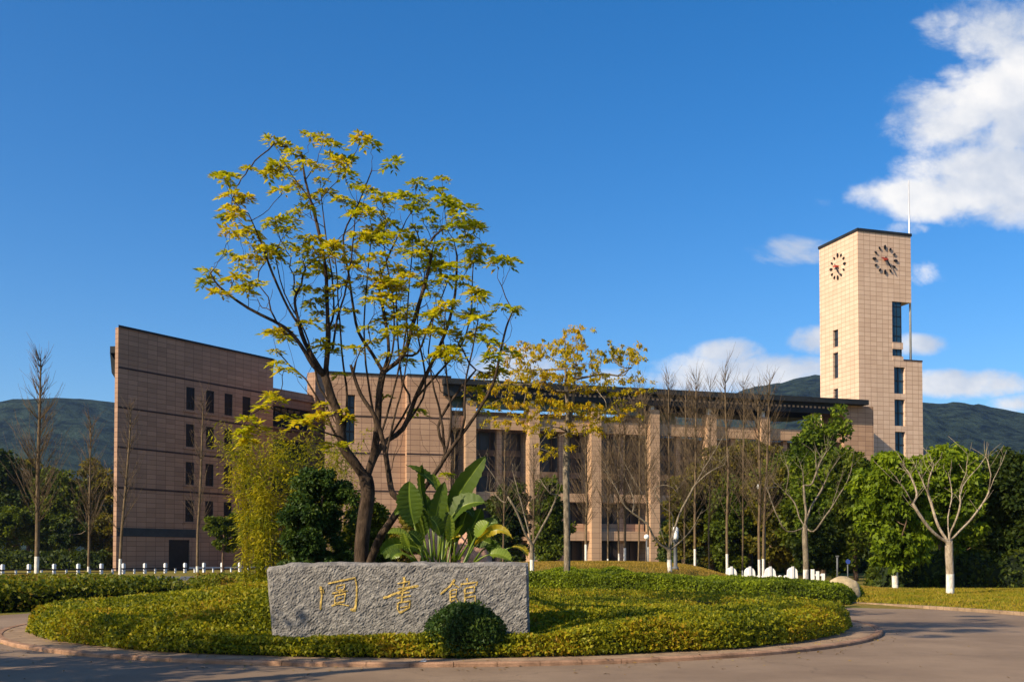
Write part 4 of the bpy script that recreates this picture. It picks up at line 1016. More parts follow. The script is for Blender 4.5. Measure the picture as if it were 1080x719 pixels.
for (x_, y_, wx, wy, n) in layers:
    for q in range(n):
        xx = x_ + rd.uniform(-1, 1) * wx; yy = y_ + rd.uniform(-1, 1) * wy * .75; dep = rd.uniform(-1, 1) * min(1.9, wx / 30)
        p = G_(xx, yy, dep); 
        for z_ in range(2): cl.append((p.x + rd.gauss(0, .25), p.y + rd.gauss(0, .3), p.z + rd.gauss(0, .03), rd.uniform(.08, .17)))
        if q % 3 == 0: sk.attach(Vector(p), 4, .25, .03, lo=9)
gold = empty('golden_tree', (org.x, org.y, 0), label='slender tree with flat layered golden foliage before the colonnade', cat='tree')
link('trunk', sk.mesh('trunk', .008, .5, .115), B_GREY, gold)
lv, lf = crown_leaves(np.random.default_rng(3), cl, 20, .13, .055, droop=.3, flat=1.4)
lv = lv.copy()
link('crown', npmesh('crown', lv, lf), L_GOLD, gold)

# ================================================================== BARE PRUNED TREES
def pruned(name, px, pyb, Y, bz, limbs, trunk_pts, label, r, white_h, bk=B_PALE, twigs=60, seed=1, tipr=.006):
    org = Vector((at(px, pyb, Y).x, Y, 0)); q_ = lambda x, y, d=0.0: at(x, y, Y + d) - org
    sk = Skel(seed); tr_ = sk.path([Vector((0, 0, bz - .1))] + [q_(*p) for p in trunk_pts], sub=3); ends = []
    for lb in limbs:
        st = lb[0]; start = tr_[st] if isinstance(st, int) else ends[int(st[1:])][len(ends[int(st[1:])]) // 2]
        ids = sk.path([q_(*p) for p in lb[1:]], start, sub=3, jit=.012); ends.append(ids)
    rd = random.Random(seed)
    for k in range(twigs):
        ids = rd.choice(ends); i = rd.choice(ids[len(ids) // 3:]); p = sk.p[i]
        d = Vector((rd.uniform(-1, 1), rd.uniform(-1, 1), rd.uniform(.5, 1.6))).normalized() * rd.uniform(.35, 1.1)
        sk.path([p + d * .5 + Vector((rd.gauss(0, .05), rd.gauss(0, .05), 0)), p + d], i, sub=2)
    root = empty(name, (org.x, org.y, 0), label=label, cat='tree', group='bare pruned trees with whitewashed trunks')
    link('trunk', sk.mesh('trunk', tipr, .5, r, white_h), [bk, B_WHITE], root)
    return root
pruned('bare_tree', 1002, 628, 38, .15, [(-1, (985, 562, -.3), (968, 540, -.6), (953, 513, -.9), (943, 507, -1)), (-1, (990, 556, .3), (982, 530, .6), (972, 505, .8), (965, 490, .9)), (-1, (1003, 560, -.2), (1012, 538, -.5), (1013, 515, -.6), (1019, 498, -.7), (1020, 478, -.7)),
        (-1, (1012, 560, .2), (1026, 545, .5), (1040, 525, .6), (1048, 505, .7), (1057, 487, .8), (1062, 474, .8)), ('L2', (1018, 508, .2), (1032, 492, .4), (1042, 478, .5)), ('L0', (967, 520, .1), (960, 500, .2), (952, 490, .2)), ('L3', (1045, 500, 0), (1040, 482, 0)), ('L1', (980, 505, 0), (985, 490, 0)), (-1, (1000, 545, .8), (1004, 520, 1.2), (1000, 500, 1.4))],
       [(1002, 605), (1001, 585), (1001, 572)], 'pale bare pruned tree with white lower trunk on the verge at far right', .14, zof(604, 38), seed=2)
pruned('bare_tree', 850, 612, 49, lawn(13.8, 49), [(-1, (830, 560, -.3), (818, 540, -.5), (811, 520, -.6), (806, 510, -.6)), (-1, (843, 545, .3), (838, 530, .5), (824, 515, .7), (816, 508, .8), (822, 512, .8)), (-1, (850, 540, 0), (848, 520, 0), (846, 495, .1), (840, 480, .1)), (-1, (858, 560, -.2), (868, 548, -.4), (880, 530, -.6), (895, 505, -.8), (899, 488, -.9)),
        (-1, (855, 535, .4), (866, 518, .6), (874, 500, .8), (886, 482, .8)), ('L2', (856, 510, 0), (864, 490, 0), (872, 475, 0)), ('L3', (882, 520, .1), (888, 500, .2)), ('L1', (832, 500, 0), (828, 485, 0)), ('L4', (862, 500, 0), (860, 480, 0))],
       [(850, 590), (849, 570), (849, 556)], 'grey bare pruned tree with many thin limbs behind the hedge end', .135, zof(598, 49), B_GREY, 80, 3)
pruned('bare_tree', 707, 607, 44, lawn(6.7, 44), [(-1, (692, 570, -.3), (682, 552, -.5), (660, 535, -.7), (650, 515, -.8), (642, 505, -.8)), (-1, (700, 568, .3), (690, 540, .4), (668, 505, .5), (655, 480, .5), (648, 462, .5)), (-1, (716, 572, 0), (728, 560, .1), (742, 535, .2)), (-1, (711, 560, .2), (719, 537, .4), (738, 502, .5), (752, 478, .6), (763, 460, .6)),
        (-1, (710, 545, -.3), (700, 535, -.5), (690, 515, -.6), (705, 512, -.7), (715, 520, -.7)), ('L0', (668, 525, 0), (658, 500, .1)), ('L3', (745, 500, 0), (764, 490, 0))],
       [(706, 595), (706, 580)], 'bare tree with low splayed limbs and white trunk base in front of the colonnade', .10, zof(588, 44), B_GREY, 60, 4)
pruned('bare_tree', 561, 600, 42, lawn(.8, 42), [(-1, (553, 560, -.2), (545, 540, -.4), (530, 515, -.6), (512, 490, -.7), (505, 478, -.7)), (-1, (575, 550, .2), (585, 530, .3), (594, 505, .4), (600, 490, .4)), (-1, (556, 555, .2), (551, 535, .3), (545, 512, .3), (540, 495, .4)), ('L0', (532, 530, .1), (520, 520, .2), (510, 518, .2)), ('L1', (580, 520, 0), (570, 505, 0))],
       [(561, 590), (561, 575)], 'small bare forked tree directly right of the name stone', .085, zof(592, 42), B_GREY, 50, 6)

# slim upright bare saplings
def slim(px, pyb, Y, top, lean, label, seed, nside=90, white=9, bz=None, r=.085, spread=1.0, bk=B_BROWN, grp='slim leafless upright trees'):
    rd = random.Random(seed); b0 = at(px, pyb, Y); z0 = lawn(b0.x, Y) if bz is None else bz
    H = zof(top, Y) - z0; lx = lean * Y / FPX
    sk = Skel(seed); tr_ = sk.path([Vector((0, 0, 0)), Vector((lx * .2 + rd.gauss(0, .03), 0, H * .25)), Vector((lx * .5 + rd.gauss(0, .05), rd.gauss(0, .05), H * .5)), Vector((lx * .8, 0, H * .78)), Vector((lx, 0, H))], sub=8)
    for k in range(nside):
        t_ = rd.uniform(.28, .98); i = tr_[int(t_ * (len(tr_) - 1))]; p = sk.p[i]; an = rd.uniform(0, 6.28); ln = (1.15 - t_) * rd.uniform(.4, 1.4) * spread * H * .11 + .12
        d = Vector((math.cos(an) * ln, math.sin(an) * ln, ln * rd.uniform(1.0, 2.2))); ids = sk.path([p + d * .5 - Vector((0, 0, .04 * ln)), p + d], i, sub=1)
        for q in range(3):
            j = ids[0] if q < 2 else ids[-1]; p2 = sk.p[j]; d2 = d * .45 + Vector((rd.gauss(0, .25), rd.gauss(0, .25), rd.uniform(.05, .4))) * ln; sk.path([p2 + d2], j, sub=1)
    root = empty('slim_bare_tree', (b0.x, Y, z0), label=label, cat='tree', group=grp)
    link('trunk', sk.mesh('trunk', .0062, .5, r, white / FPX * Y if white else None), [bk, B_WHITE], root)
slim(38, 622, 46, 372, 2, 'tall bare sapling with a broom of fine twigs, leftmost on the hedge', 31, 150, 34, 0, .10, .8, B_BROWN)
slim(93, 612, 56, 440, 1, 'thin bare sapling between the leftmost one and the tiled wing corner', 32, 90, 22, 0, .07)
slim(126, 612, 55, 425, 11, 'thin bare sapling leaning right before the tiled wing corner', 33, 60, 25, 0, .075, .7)
slim(208, 606, 66, 415, 5, 'bare sapling standing against the middle of the tiled wing', 34, 60, 16, 0, .085, .6)
slims = [(563, 598, 62, 470, 0, 15, 'bare sapling beside the golden tree, left of its trunk'), (618, 597, 60, 455, 0, 22, 'bare sapling with white foot right of the golden tree trunk'), (641, 596, 66, 440, 1, 12, 'thin bare sapling in front of the left side of the dark entrance'),
         (653, 597, 62, 430, 1, 12, 'bare sapling before the middle of the dark entrance, left of a twin'), (659, 597, 62, 428, 0, 18, 'bare sapling before the middle of the dark entrance, right of its twin'), (673, 597, 66, 400, 2, 10, 'dark thin bare sapling before the right side of the dark entrance'),
         (683, 597, 61, 420, -2, 22, 'bare sapling with white foot next to the column right of the entrance'), (706, 600, 66, 392, 0, 12, 'tall bare sapling rising above the roof slab right of the entrance'), (733, 600, 61, 398, 2, 24, 'bare sapling with white foot between the low forked tree and the balustrade'),
         (767, 606, 58, 384, -1, 22, 'tallest bare sapling above the roof slab at the balustrade left end'), (801, 610, 56, 404, 0, 26, 'bare sapling with thick white foot at the balustrade middle'), (805, 610, 58, 398, 8, 24, 'right-hand of two bare saplings crossing at the balustrade middle'),
         (783, 605, 68, 402, 3, 10, 'thin brown bare sapling behind the balustrade'), (722, 600, 70, 408, 2, 10, 'thin reddish bare sapling behind the lamp post'), (748, 603, 70, 405, 2, 10, 'thin reddish bare sapling left of the balustrade'), (478, 596, 70, 430, 2, 8, 'thin bare sapling showing behind the banana leaves'), (530, 598, 68, 450, 3, 8, 'thin bare sapling between the banana leaves and the golden tree')]
for k, (px, pyb, Y, top, lean, wh, lab) in enumerate(slims): slim(px, pyb, Y, top, lean, lab, 50 + k, 95 if px > 760 else (140 if px > 600 else 90), wh, None, .075 if wh > 15 else .055, 1.0)

# ================================================================== EVERGREEN TREES
def T_(px, Y, top, wpx, mat, label, **k):
    k['nclump'] = int(k.get('nclump', 60) * 1.35)
    return leafy_tree('broadleaf_tree', px, Y, top, wpx, mat, label, **k)
gl = 'woodland trees behind the white fence'
T_(-8, 135, 462, 90, L_DEEP, 'dark tree crown cut by the left photo edge under the hill', group=gl, nclump=90, per=80, L=.55, W=.35, seed=1, low=.1)
T_(28, 138, 482, 80, L_OLIVE, 'olive brown-green tree behind the leftmost bare sapling', group=gl, nclump=90, per=80, L=.55, W=.35, seed=2, low=.1)
T_(66, 134, 492, 70, L_MID, 'mid green tree just right of the leftmost bare sapling', group=gl, nclump=80, per=80, L=.5, W=.3, seed=3, low=.1)
T_(100, 136, 482, 62, L_OLIVE, 'olive tree crown touching the left corner of the tiled wing', group=gl, nclump=80, per=80, L=.5, W=.3, seed=4, low=.1)
T_(8, 118, 534, 78, L_MID, 'low light green tree at the left photo edge behind the fence', group=gl, nclump=70, per=80, L=.42, W=.25, seed=5, trunk_h=.25)
T_(48, 120, 538, 60, L_MID, 'low round green tree behind the fence, second from the left edge', group=gl, nclump=60, per=80, L=.42, W=.25, seed=6, trunk_h=.25)
T_(73, 114, 545, 55, L_DEEP, 'small dark tree with a pale trunk behind the white fence', group=gl, nclump=50, per=80, L=.4, W=.24, seed=7, trunk_h=.4, bark_m=B_PALE)
T_(108, 116, 540, 44, L_OLIVE, 'small olive tree by the foot of the tiled wing corner', group=gl, nclump=50, per=80, L=.4, W=.24, seed=8, low=.1)
T_(236, 84, 540, 44, L_MID, 'small round green tree on a short trunk before the tiled wing', nclump=46, per=110, L=.26, W=.16, seed=9, trunk_h=.36)
T_(270, 82, 538, 40, L_MID, 'small round green tree between the tiled wing and the bamboo', nclump=46, per=110, L=.26, W=.16, seed=10, trunk_h=.3)
T_(340, 26, 492, 92, L_BUSH, 'dense dark green shrub tree behind the left half of the name stone', nclump=90, per=230, L=.10, W=.055, seed=11, low=.06, base_z=.3, cr=.16)
T_(388, 31, 520, 60, L_MID, 'loose green shrub showing behind the trunk of the tall thin tree', nclump=60, per=160, L=.13, W=.07, seed=41, low=.06, base_z=.2, cr=.18)
gm = 'evergreen trees before the colonnade'
T_(445, 60, 525, 90, L_OLIVE, 'low olive shrubs behind the banana plant', cat='tree', group=gm, nclump=60, per=110, L=.26, W=.15, seed=12, low=.05)
T_(540, 88, 508, 60, L_DEEP, 'dark tree between the banana leaves and the golden tree trunk', group=gm, nclump=70, per=90, L=.32, W=.2, seed=13, low=.08)
T_(583, 86, 500, 52, L_MID, 'green tree hidden behind the golden tree trunk', group=gm, nclump=70, per=90, L=.32, W=.2, seed=14, low=.08)
T_(722, 84, 500, 66, L_OLIVE, 'olive tree behind the short lamp post', group=gm, nclump=70, per=90, L=.32, W=.2, seed=15, low=.08)
T_(752, 86, 470, 84, L_OLIVE, 'olive brown tree above the left end of the balustrade', group=gm, nclump=90, per=90, L=.34, W=.2, seed=16, low=.08)
T_(792, 88, 462, 84, L_OLIVE, 'tall olive tree above the middle of the balustrade', group=gm, nclump=90, per=90, L=.34, W=.2, seed=17, low=.08)
T_(830, 84, 474, 78, L_MID, 'green tree above the right end of the balustrade', group=gm, nclump=90, per=90, L=.32, W=.2, seed=18, low=.08)
T_(868, 72, 426, 88, L_BRIGHT2, 'tallest evergreen tree in front of the tower foot', group=gm, nclump=150, per=100, L=.3, W=.17, seed=19, low=.06, cr=.13)
T_(903, 62, 470, 66, L_MID, 'dark tree between the tallest evergreen and the bright green tree', group=gm, nclump=80, per=90, L=.28, W=.17, seed=20, low=.08)
T_(772, 82, 498, 70, L_MID, 'green tree low behind the balustrade, under the tallest bare sapling', group=gm, nclump=100, per=90, L=.32, W=.2, seed=31, low=.04)
T_(812, 80, 492, 70, L_OLIVE, 'olive tree low behind the balustrade, right of the crossing saplings', group=gm, nclump=100, per=90, L=.32, W=.2, seed=32, low=.04)
T_(848, 78, 500, 66, L_MID, 'green tree directly behind the grey bare pruned tree limbs', group=gm, nclump=100, per=90, L=.32, W=.2, seed=33, low=.04)
gr_ = 'evergreen trees along the right verge'
T_(944, 44, 476, 96, L_BRIGHT, 'bright green broad-leaved tree left of the pale bare tree', group=gr_, nclump=190, per=80, L=.24, W=.13, seed=21, trunk_h=.13, white=.95, droop=.6, cr=.13, tr=.13)
T_(995, 48, 466, 96, L_BRIGHT, 'bright green tree directly behind the pale bare tree', group=gr_, nclump=180, per=80, L=.24, W=.13, seed=22, trunk_h=.2, white=.95, droop=.5, cr=.13, tr=.14)
T_(1045, 54, 474, 84, L_MID, 'green tree right behind the pale bare tree limbs', group=gr_, nclump=100, per=85, L=.26, W=.15, seed=23, low=.12, droop=.3)
T_(1078, 48, 470, 84, L_DEEP, 'dark tree at the right photo edge', group=gr_, nclump=110, per=90, L=.26, W=.15, seed=24, low=.04)
T_(1010, 62, 505, 90, L_DEEP, 'dark background tree low between the two right-hand green trees', group=gr_, nclump=80, per=90, L=.3, W=.18, seed=25, low=.04)
T_(1052, 66, 500, 80, L_DEEP, 'dark background tree near the right edge behind the verge', group=gr_, nclump=80, per=90, L=.3, W=.18, seed=26, low=.04)
T_(955, 68, 505, 90, L_DEEP, 'dark background tree behind the bright green tree', group=gr_, nclump=80, per=90, L=.3, W=.18, seed=27, low=.04)
T_(862, 62, 540, 60, L_DEEP, 'low dark tree behind the grey bare pruned tree', group=gm, nclump=60, per=90, L=.26, W=.16, seed=28, low=.04)

# bamboo
rd = random.Random(77); BY = 29.5; bp = at(285, 600, BY); root = empty('bamboo_clump', (bp.x, BY, .3), label='feathery yellow-green bamboo clump left of the dark shrub tree', cat='bamboo')
culms = MB(); bc, bd_, bn_, bL = [], [], [], []
for k in range(84):
    u_ = rd.random(); px = rd.uniform(250, 300) if u_ < .58 else rd.uniform(300, 372); x0_ = at(px, 600, BY).x - bp.x; y0_ = rd.uniform(-.9, .9)
    top = zof(rd.uniform(445, 520) if px < 300 else rd.uniform(450, 510), BY) - .3; lx = rd.gauss(0, .34)
    pts = [Vector((x0_ * .8, y0_ * .7, 0)), Vector((x0_ * .9 + lx * .2, y0_, top * .45)), Vector((x0_ + lx * .6, y0_, top * .8)), Vector((x0_ + lx * 1.5, y0_ + rd.gauss(0, .2), top))]
    culms.tube(pts, [.011, .010, .007, .003], 4)
    for q in range(240 if px < 300 else 170):
        t_ = rd.uniform(.02, 1); sgi = min(2, int(t_ * 3)); f_ = t_ * 3 - sgi; p = pts[sgi].lerp(pts[sgi + 1], f_); an = rd.uniform(0, 6.28); rr_ = rd.uniform(.02, .34)
        d = Vector((math.cos(an), math.sin(an), rd.uniform(-.9, .3))); bc.append(tuple(p + Vector((math.cos(an) * rr_, math.sin(an) * rr_, -rr_ * .3)))); bd_.append(tuple(d)); bn_.append((rd.gauss(0, .5), rd.gauss(0, .5), 1)); bL.append(rd.uniform(.10, .20))
culms.build('culms', L_BAMB, root); lv, lf = leaf_arrays(np.array(bc), np.array(bd_), np.array(bn_), bL, np.array(bL) * .22); link('foliage', npmesh('foliage', lv, lf), L_BAMB, root)

# ================================================================== BANANA-LIKE PLANT
NY_ = 19.2
def blade(mb, base_, mid, tip, wd, fold=.35, seed=0, tw=0.0):
    """a broad leaf along a curve; 'wd' is its full width"""
    rd = random.Random(seed); n = 26; B0, M0, T0 = Vector(base_), Vector(mid), Vector(tip); i0 = len(mb.v)
    view = Vector((rd.uniform(-.5, .9), -1, rd.uniform(-.1, 1.1))).normalized()
    for k in range(n + 1):
        t_ = k / n; p = B0 * (1 - t_) ** 2 + M0 * 2 * t_ * (1 - t_) + T0 * t_ ** 2; d = ((M0 - B0) * (1 - t_) + (T0 - M0) * t_).normalized()
        s_ = d.cross(view).normalized(); nn_ = s_.cross(d); wk = wd * .5 * (math.sin(min(1, t_ * 1.06) * math.pi) ** .55 if 0 < t_ < 1 else .04) * (1 + .05 * math.sin(k * 2.1 + seed))
        tear = .05 * wk * math.sin(k * 2.7 + seed)
        for o_ in (-1, -.55, -.07, 0, .07, .55, 1): mb.v.append(tuple(p + s_ * (wk * o_ + tear * abs(o_)) + nn_ * (abs(o_) * wk * fold + .014 * math.sin(k * 2.4 + o_ * 3 + seed) * (abs(o_) > .1))))
    for k in range(n):
        for q in range(6): a = i0 + k * 7 + q; mb.f.append((a, a + 1, a + 8, a + 7)); mb.mi.append(1 if q in (2, 3) else 0); mb.sm.append(q in (2, 3) or True)
npnt = at(462, 588, NY_); root = empty('banana_plant', (npnt.x, NY_, mound(npnt.x, NY_)), label='large-leaved green banana-like plant behind the name stone', cat='plant'); org = Vector((npnt.x, NY_, mound(npnt.x, NY_)))
N_ = lambda px, py, d=0.0: at(px, py, NY_ + d) - org
LV = [  # material, base, mid, tip, width px, depth
    ('d', (470, 545), (487, 512), (515, 478), 24, .1), ('d', (468, 560), (482, 525), (514, 530), 32, 0), ('d', (466, 565), (490, 520), (500, 548), 20, .2), ('d', (448, 592), (435, 545), (428, 520), 20, .35), ('d', (478, 592), (500, 555), (508, 535), 16, .4), ('d', (456, 592), (462, 550), (440, 515), 14, .4), ('l', (436, 592), (420, 575), (412, 590), 10, -.4), ('d', (500, 592), (515, 565), (528, 585), 14, .2), ('d', (472, 560), (478, 530), (500, 505), 12, .3), ('d', (446, 560), (425, 525), (415, 545), 12, .2), ('d', (484, 590), (508, 545), (526, 552), 11, .1), ('l', (448, 570), (440, 535), (425, 520), 7, .1), ('d', (440, 592), (412, 570), (406, 590), 11, .1), ('y', (470, 580), (478, 560), (486, 566), 5, -.3), ('d', (452, 592), (446, 568), (430, 560), 10, -.35), ('d', (480, 592), (476, 565), (490, 552), 10, -.3), ('d', (452, 585), (428, 548), (432, 505), 24, -.2), ('d', (463, 520), (455, 500), (428, 490), 13, .2),
    ('l', (474, 545), (462, 510), (456, 498), 8, 0), ('d', (460, 590), (452, 560), (470, 505), 16, -.1), ('d', (450, 540), (438, 505), (446, 488), 12, .2), ('l', (494, 582), (502, 560), (516, 550), 14, -.4),
    ('y', (500, 575), (522, 545), (541, 568), 12, -.1), ('y', (520, 588), (548, 565), (557, 588), 9, 0), ('l', (500, 594), (520, 575), (540, 592), 14, -.6), ('l', (452, 590), (430, 555), (408, 562), 9, -.2),
    ('d', (450, 590), (420, 560), (400, 585), 14, -.1), ('d', (462, 590), (470, 555), (452, 545), 14, -.3), ('d', (480, 592), (500, 560), (520, 575), 14, .2), ('l', (468, 590), (476, 570), (474, 540), 9, -.3),
    ('d', (476, 592), (486, 560), (495, 530), 13, .3), ('l', (440, 592), (428, 575), (425, 560), 9, -.3), ('d', (458, 592), (440, 570), (418, 575), 13, .3), ('d', (490, 592), (505, 575), (492, 555), 12, .1), ('d', (444, 592), (450, 560), (440, 530), 15, .3), ('d', (470, 592), (470, 560), (484, 545), 18, .3)]
st = MB()
for k, (m_, b_, c_, t_, wd, dp) in enumerate(LV):
    mb = MB(); B0 = N_(b_[0], b_[1], dp); M0 = N_(*c_, dp - .15); T0 = N_(*t_, dp - .25); wk_ = wd * .9
    if b_[1] > 575:                       # a petiole first, the broad blade on its outer part
        q_ = lambda u_: B0 * (1 - u_) ** 2 + M0 * 2 * u_ * (1 - u_) + T0 * u_ ** 2
        st.tube([q_(0), q_(.15), q_(.3), q_(.44)], [.022, .018, .014, .010], 6); s0 = .42; B1 = q_(s0); M0 = B1 + ((M0 - B0) * (1 - s0) + (T0 - M0) * s0) * (1 - s0); B0 = B1; wk_ = wd * 1.12
    blade(mb, B0, M0, T0, wk_ / FPX * NY_, seed=k)
    mb.build('leaf', [{'d': L_BANANA, 'l': L_BANLIT, 'y': L_BANYEL}[m_], L_BANLIT], root)
    if b_[1] < 588: st.tube([Vector((rd.uniform(-.15, .15), dp * .5, 0)), (B0 + Vector((0, 0, 0))) * .5 + Vector((0, 0, 0)), B0], [.03, .022, .014], 6)
for q in range(5): x_ = rd.uniform(-.35, .35); st.tube([Vector((x_ * .5, 0, -.05)), Vector((x_, .1, .35)), Vector((x_ * 1.3, .1, .62))], [.05, .04, .02], 7)
st.build('stems', L_BANLIT, root)

# ================================================================== HEDGES AND GRASS
def strip(p0, p1, wid, h, seed=0, z0=lambda x, y: 0.0, bulge=.12):
    """hedge surface from p0 to p1 (front edge), wid deep, h high; rounded shoulders"""
    p0 = Vector(p0); p1 = Vector(p1); d = p1 - p0; n = Vector((-d.y, d.x)).normalized()
    def f(a, b_):
        c_ = p0 + d * a; pr_ = b_ * 3
        if b_ < .2: off, hh = 0.0, b_ / .2
        elif b_ > .9: off, hh = 1.0, 1 - (b_ - .9) / .1
        else: off, hh = (b_ - .2) / .7, 1.0
        ed = min(1, min(a, 1 - a) * d.length / .35); ed = ed ** .4 if ed > 0 else 0
        x = c_.x + n.x * wid * off; y = c_.y + n.y * wid * off
        k = 1 + .26 * noise.noise(Vector((x * .9, y * .9, seed))) + .20 * noise.noise(Vector((x * 2.7, y * 2.7, seed)))
        bl = bulge * noise.noise(Vector((x * 1.3, hh * 3, seed + 4))) * (1 if b_ < .2 else 0)
        hhh = (h(x, y) if callable(h) else h) * k
        rs = .12 * (1 - abs(hh * 2 - 1)) if b_ < .2 else 0
        return (x - n.x * (bl + rs), y - n.y * (bl + rs), z0(x, y) + hhh * hh * ed)
    return f
# far-left dark hedge across the ring road
lh0 = (-16.5, 25.8); lh1 = (-1.5, 38.0)
tag(bed('hedge', strip((-19.0, 24.0), (-10.2, 33.5), 9.0, .62, 2, bulge=.25), 90, 50, 60000, .12, .07, L_HEDGED, seed=8, core=.14, weight=lambda c: np.where(c[..., 1] < 40, 1, .5), depth=.5),
    'untrimmed dark green and russet hedge left, across the ring road', 'hedge')
tag(bed('hedge', strip((-10.2, 33.5), (-.5, 36.8), 6.5, .62, 3, bulge=.25), 70, 40, 38000, .12, .07, L_HEDGED, seed=9, core=.14, depth=.5),
    'dark ragged hedge behind the island, ending at the name stone', 'hedge')
# far green hedge right of the stone, stepping up towards the lawn
tag(bed('hedge', strip((-.5, 37.0), (10.4, 32.3), 5.5, lambda x, y: .78 - .17 * max(0, min(1, (x - 4.0) / 2)) - .13 * max(0, min(1, (x - 9.0) / 2)), 4, z0=lambda x, y: lawn(x, y) * .25 + .03), 90, 50, 130000, .078, .045, L_HEDGEG, seed=10, core=.08, weight=lambda c: np.where(c[..., 1] < 42, 1, .6), depth=.16),
    'bright green clipped hedge right of the stone, ending at the ring road', 'hedge')
# grass tufts on the raised lawn and the right verge
def turf(name, x0_, x1_, y0_, y1_, n, L, label, seed, mat=L_GRASS, zf=lawn, keep=None):
    rng = np.random.default_rng(seed); x = rng.uniform(x0_, x1_, n); y = rng.uniform(y0_, y1_, n)
    if keep is not None: k = keep(x, y); x, y = x[k], y[k]
    z = np.array([zf(a, b_) for a, b_ in zip(x, y)]); n = len(x); d = rnd_unit(rng, n) * .6; d[:, 2] = np.abs(d[:, 2]) + .5
    sc = .5 + rng.random(n); lv, lf = leaf_arrays(np.stack([x, y, z + L * .3], 1), d, rnd_unit(rng, n), L * sc, L * .22 * sc)
    tag(link(name, npmesh(name, lv, lf), mat), label, 'grass', kind='stuff')
turf('grass', -6, 16, 40, 62, 70000, .10, 'dry tawny grass on the raised lawn before the colonnade', 1, mat=L_TAWNY)
turf('grass', 9, 30, 26.5, 44, 90000, .11, 'sunlit yellow-green grass verge along the ring road, right', 2, keep=lambda x, y: np.hypot(x - RC[0], y - RC[1]) > 15.25)
# dark hedges added as shade below the crowns: right verge, left fence, balustrade
tag(bed('hedge', strip((16.5, 47), (40, 44), 3, 1.5, 7), 60, 24, 16000, .22, .12, L_DEEP, seed=12, core=.1, depth=.4), 'dark hedge added as shade under the trees behind the right verge', 'hedge')
tag(bed('hedge', strip((-64, 108), (-42, 108), 3, 1.6, 8), 50, 20, 9000, .4, .24, L_DEEP, seed=13, core=.1, depth=.5), 'dark low hedge added as shade under the trees behind the white fence', 'hedge')
tag(bed('hedge', strip((13.5, 92), (44, 92), 3, 4.2, 9), 80, 24, 22000, .4, .24, L_DEEP, seed=14, core=.1, depth=.8), 'tall dark shrub belt added as shade behind the white balustrade', 'hedge')

# ================================================================== SMALL THINGS
# white post fence along the side road
F0 = Vector((uof(3) * 80, 80)); F1 = Vector((uof(253) * 100, 100)); fd = (F1 - F0) / 11
fence = empty('post_fence', (F0.x, F0.y, 0), math.atan2(fd.y, fd.x), label='low fence of white posts with rails in front of the tiled wing', cat='fence'); fl = fd.length
for k in range(-2, 13):
    mb = MB(); x = k * fl; mb.box(x - .10, x + .10, -.10, .10, 0, .36); mb.box(x - .07, x + .07, -.07, .07, .36, .48, 1); mb.box(x - .115, x + .115, -.115, .115, .48, .84); mb.prism([(x - .08, -.08), (x + .08, -.08), (x + .08, .08), (x - .08, .08)], .84, .89); mb.build('post', [M_WALLW, M_GROOVE], fence)
    mb = MB(); x += fl / 2; mb.box(x - .06, x + .06, -.06, .06, 0, .42); mb.build('small_post', M_WALLW, fence)
mb = MB(); mb.box(-2 * fl, 8.2 * fl, -.04, .04, .40, .50); mb.box(-2 * fl, 8.2 * fl, -.03, .03, .16, .22); mb.build('rail', M_GROOVE, fence)
mb = MB(); mb.box(8.2 * fl, 13 * fl, -.04, .04, .38, .48); mb.build('rail', M_WALLW, fence)

# white scalloped balustrade
BYY = 54; bx0 = at(757, 605, BYY).x; bx1 = at(841, 605, BYY).x; zb = lawn((bx0 + bx1) / 2, BYY) - .35
bal = empty('balustrade', (bx0, BYY, zb), label='low white ornamental wall with scalloped crests behind the hedge', cat='balustrade')
peaks = [771, 790.5, 812, 835.5]; zt0 = zof(604.2, BYY) - zb; zt1 = zof(598, BYY) - zb
prof = []; N = 160
for i in range(N + 1):
    px = 757 + (841 - 757) * i / N; x = at(px, 605, BYY).x - bx0; z = zt0 - .22
    z += .12 * abs(math.sin((px - 757) * .55))
    for p in peaks:
        d = abs(px - p)
        if d < 5.5: z = max(z, zt0 + (zt1 - zt0) * math.sqrt(max(0, 1 - (d / 5.6) ** 2)))
    prof.append((x, z))
mb = MB()
for i in range(N):
    (xa, za), (xb, zb2) = prof[i], prof[i + 1]
    mb.quad((xa, -.08, 0), (xb, -.08, 0), (xb, -.08, zb2), (xa, -.08, za)); mb.quad((xb, .08, 0), (xa, .08, 0), (xa, .08, za), (xb, .08, zb2)); mb.quad((xa, -.08, za), (xb, -.08, zb2), (xb, .08, zb2), (xa, .08, za))
mb.build('wall', M_WHITE, bal)
for p in peaks:
    x = at(p, 605, BYY).x - bx0; mb = MB(); mb.box(x - .06, x + .06, -.14, -.082, 0, zt1 + .05); mb.build('pilaster', M_WALLW, bal)
mb = MB()
for p in (857, 862, 868): x = at(p, 605, BYY).x; mb.box(x - .07, x + .07, BYY - .1, BYY + .1, lawn(x, BYY) - .1, zof(600 + (p - 857) * .4, BYY))
mb.box(at(857, 605, BYY).x, at(868, 605, BYY).x, BYY - .04, BYY + .04, zof(607, BYY), zof(605, BYY)); tag(mb.build('short_fence', M_WHITE), 'short piece of white railing right of the grey bare tree trunk', 'railing')

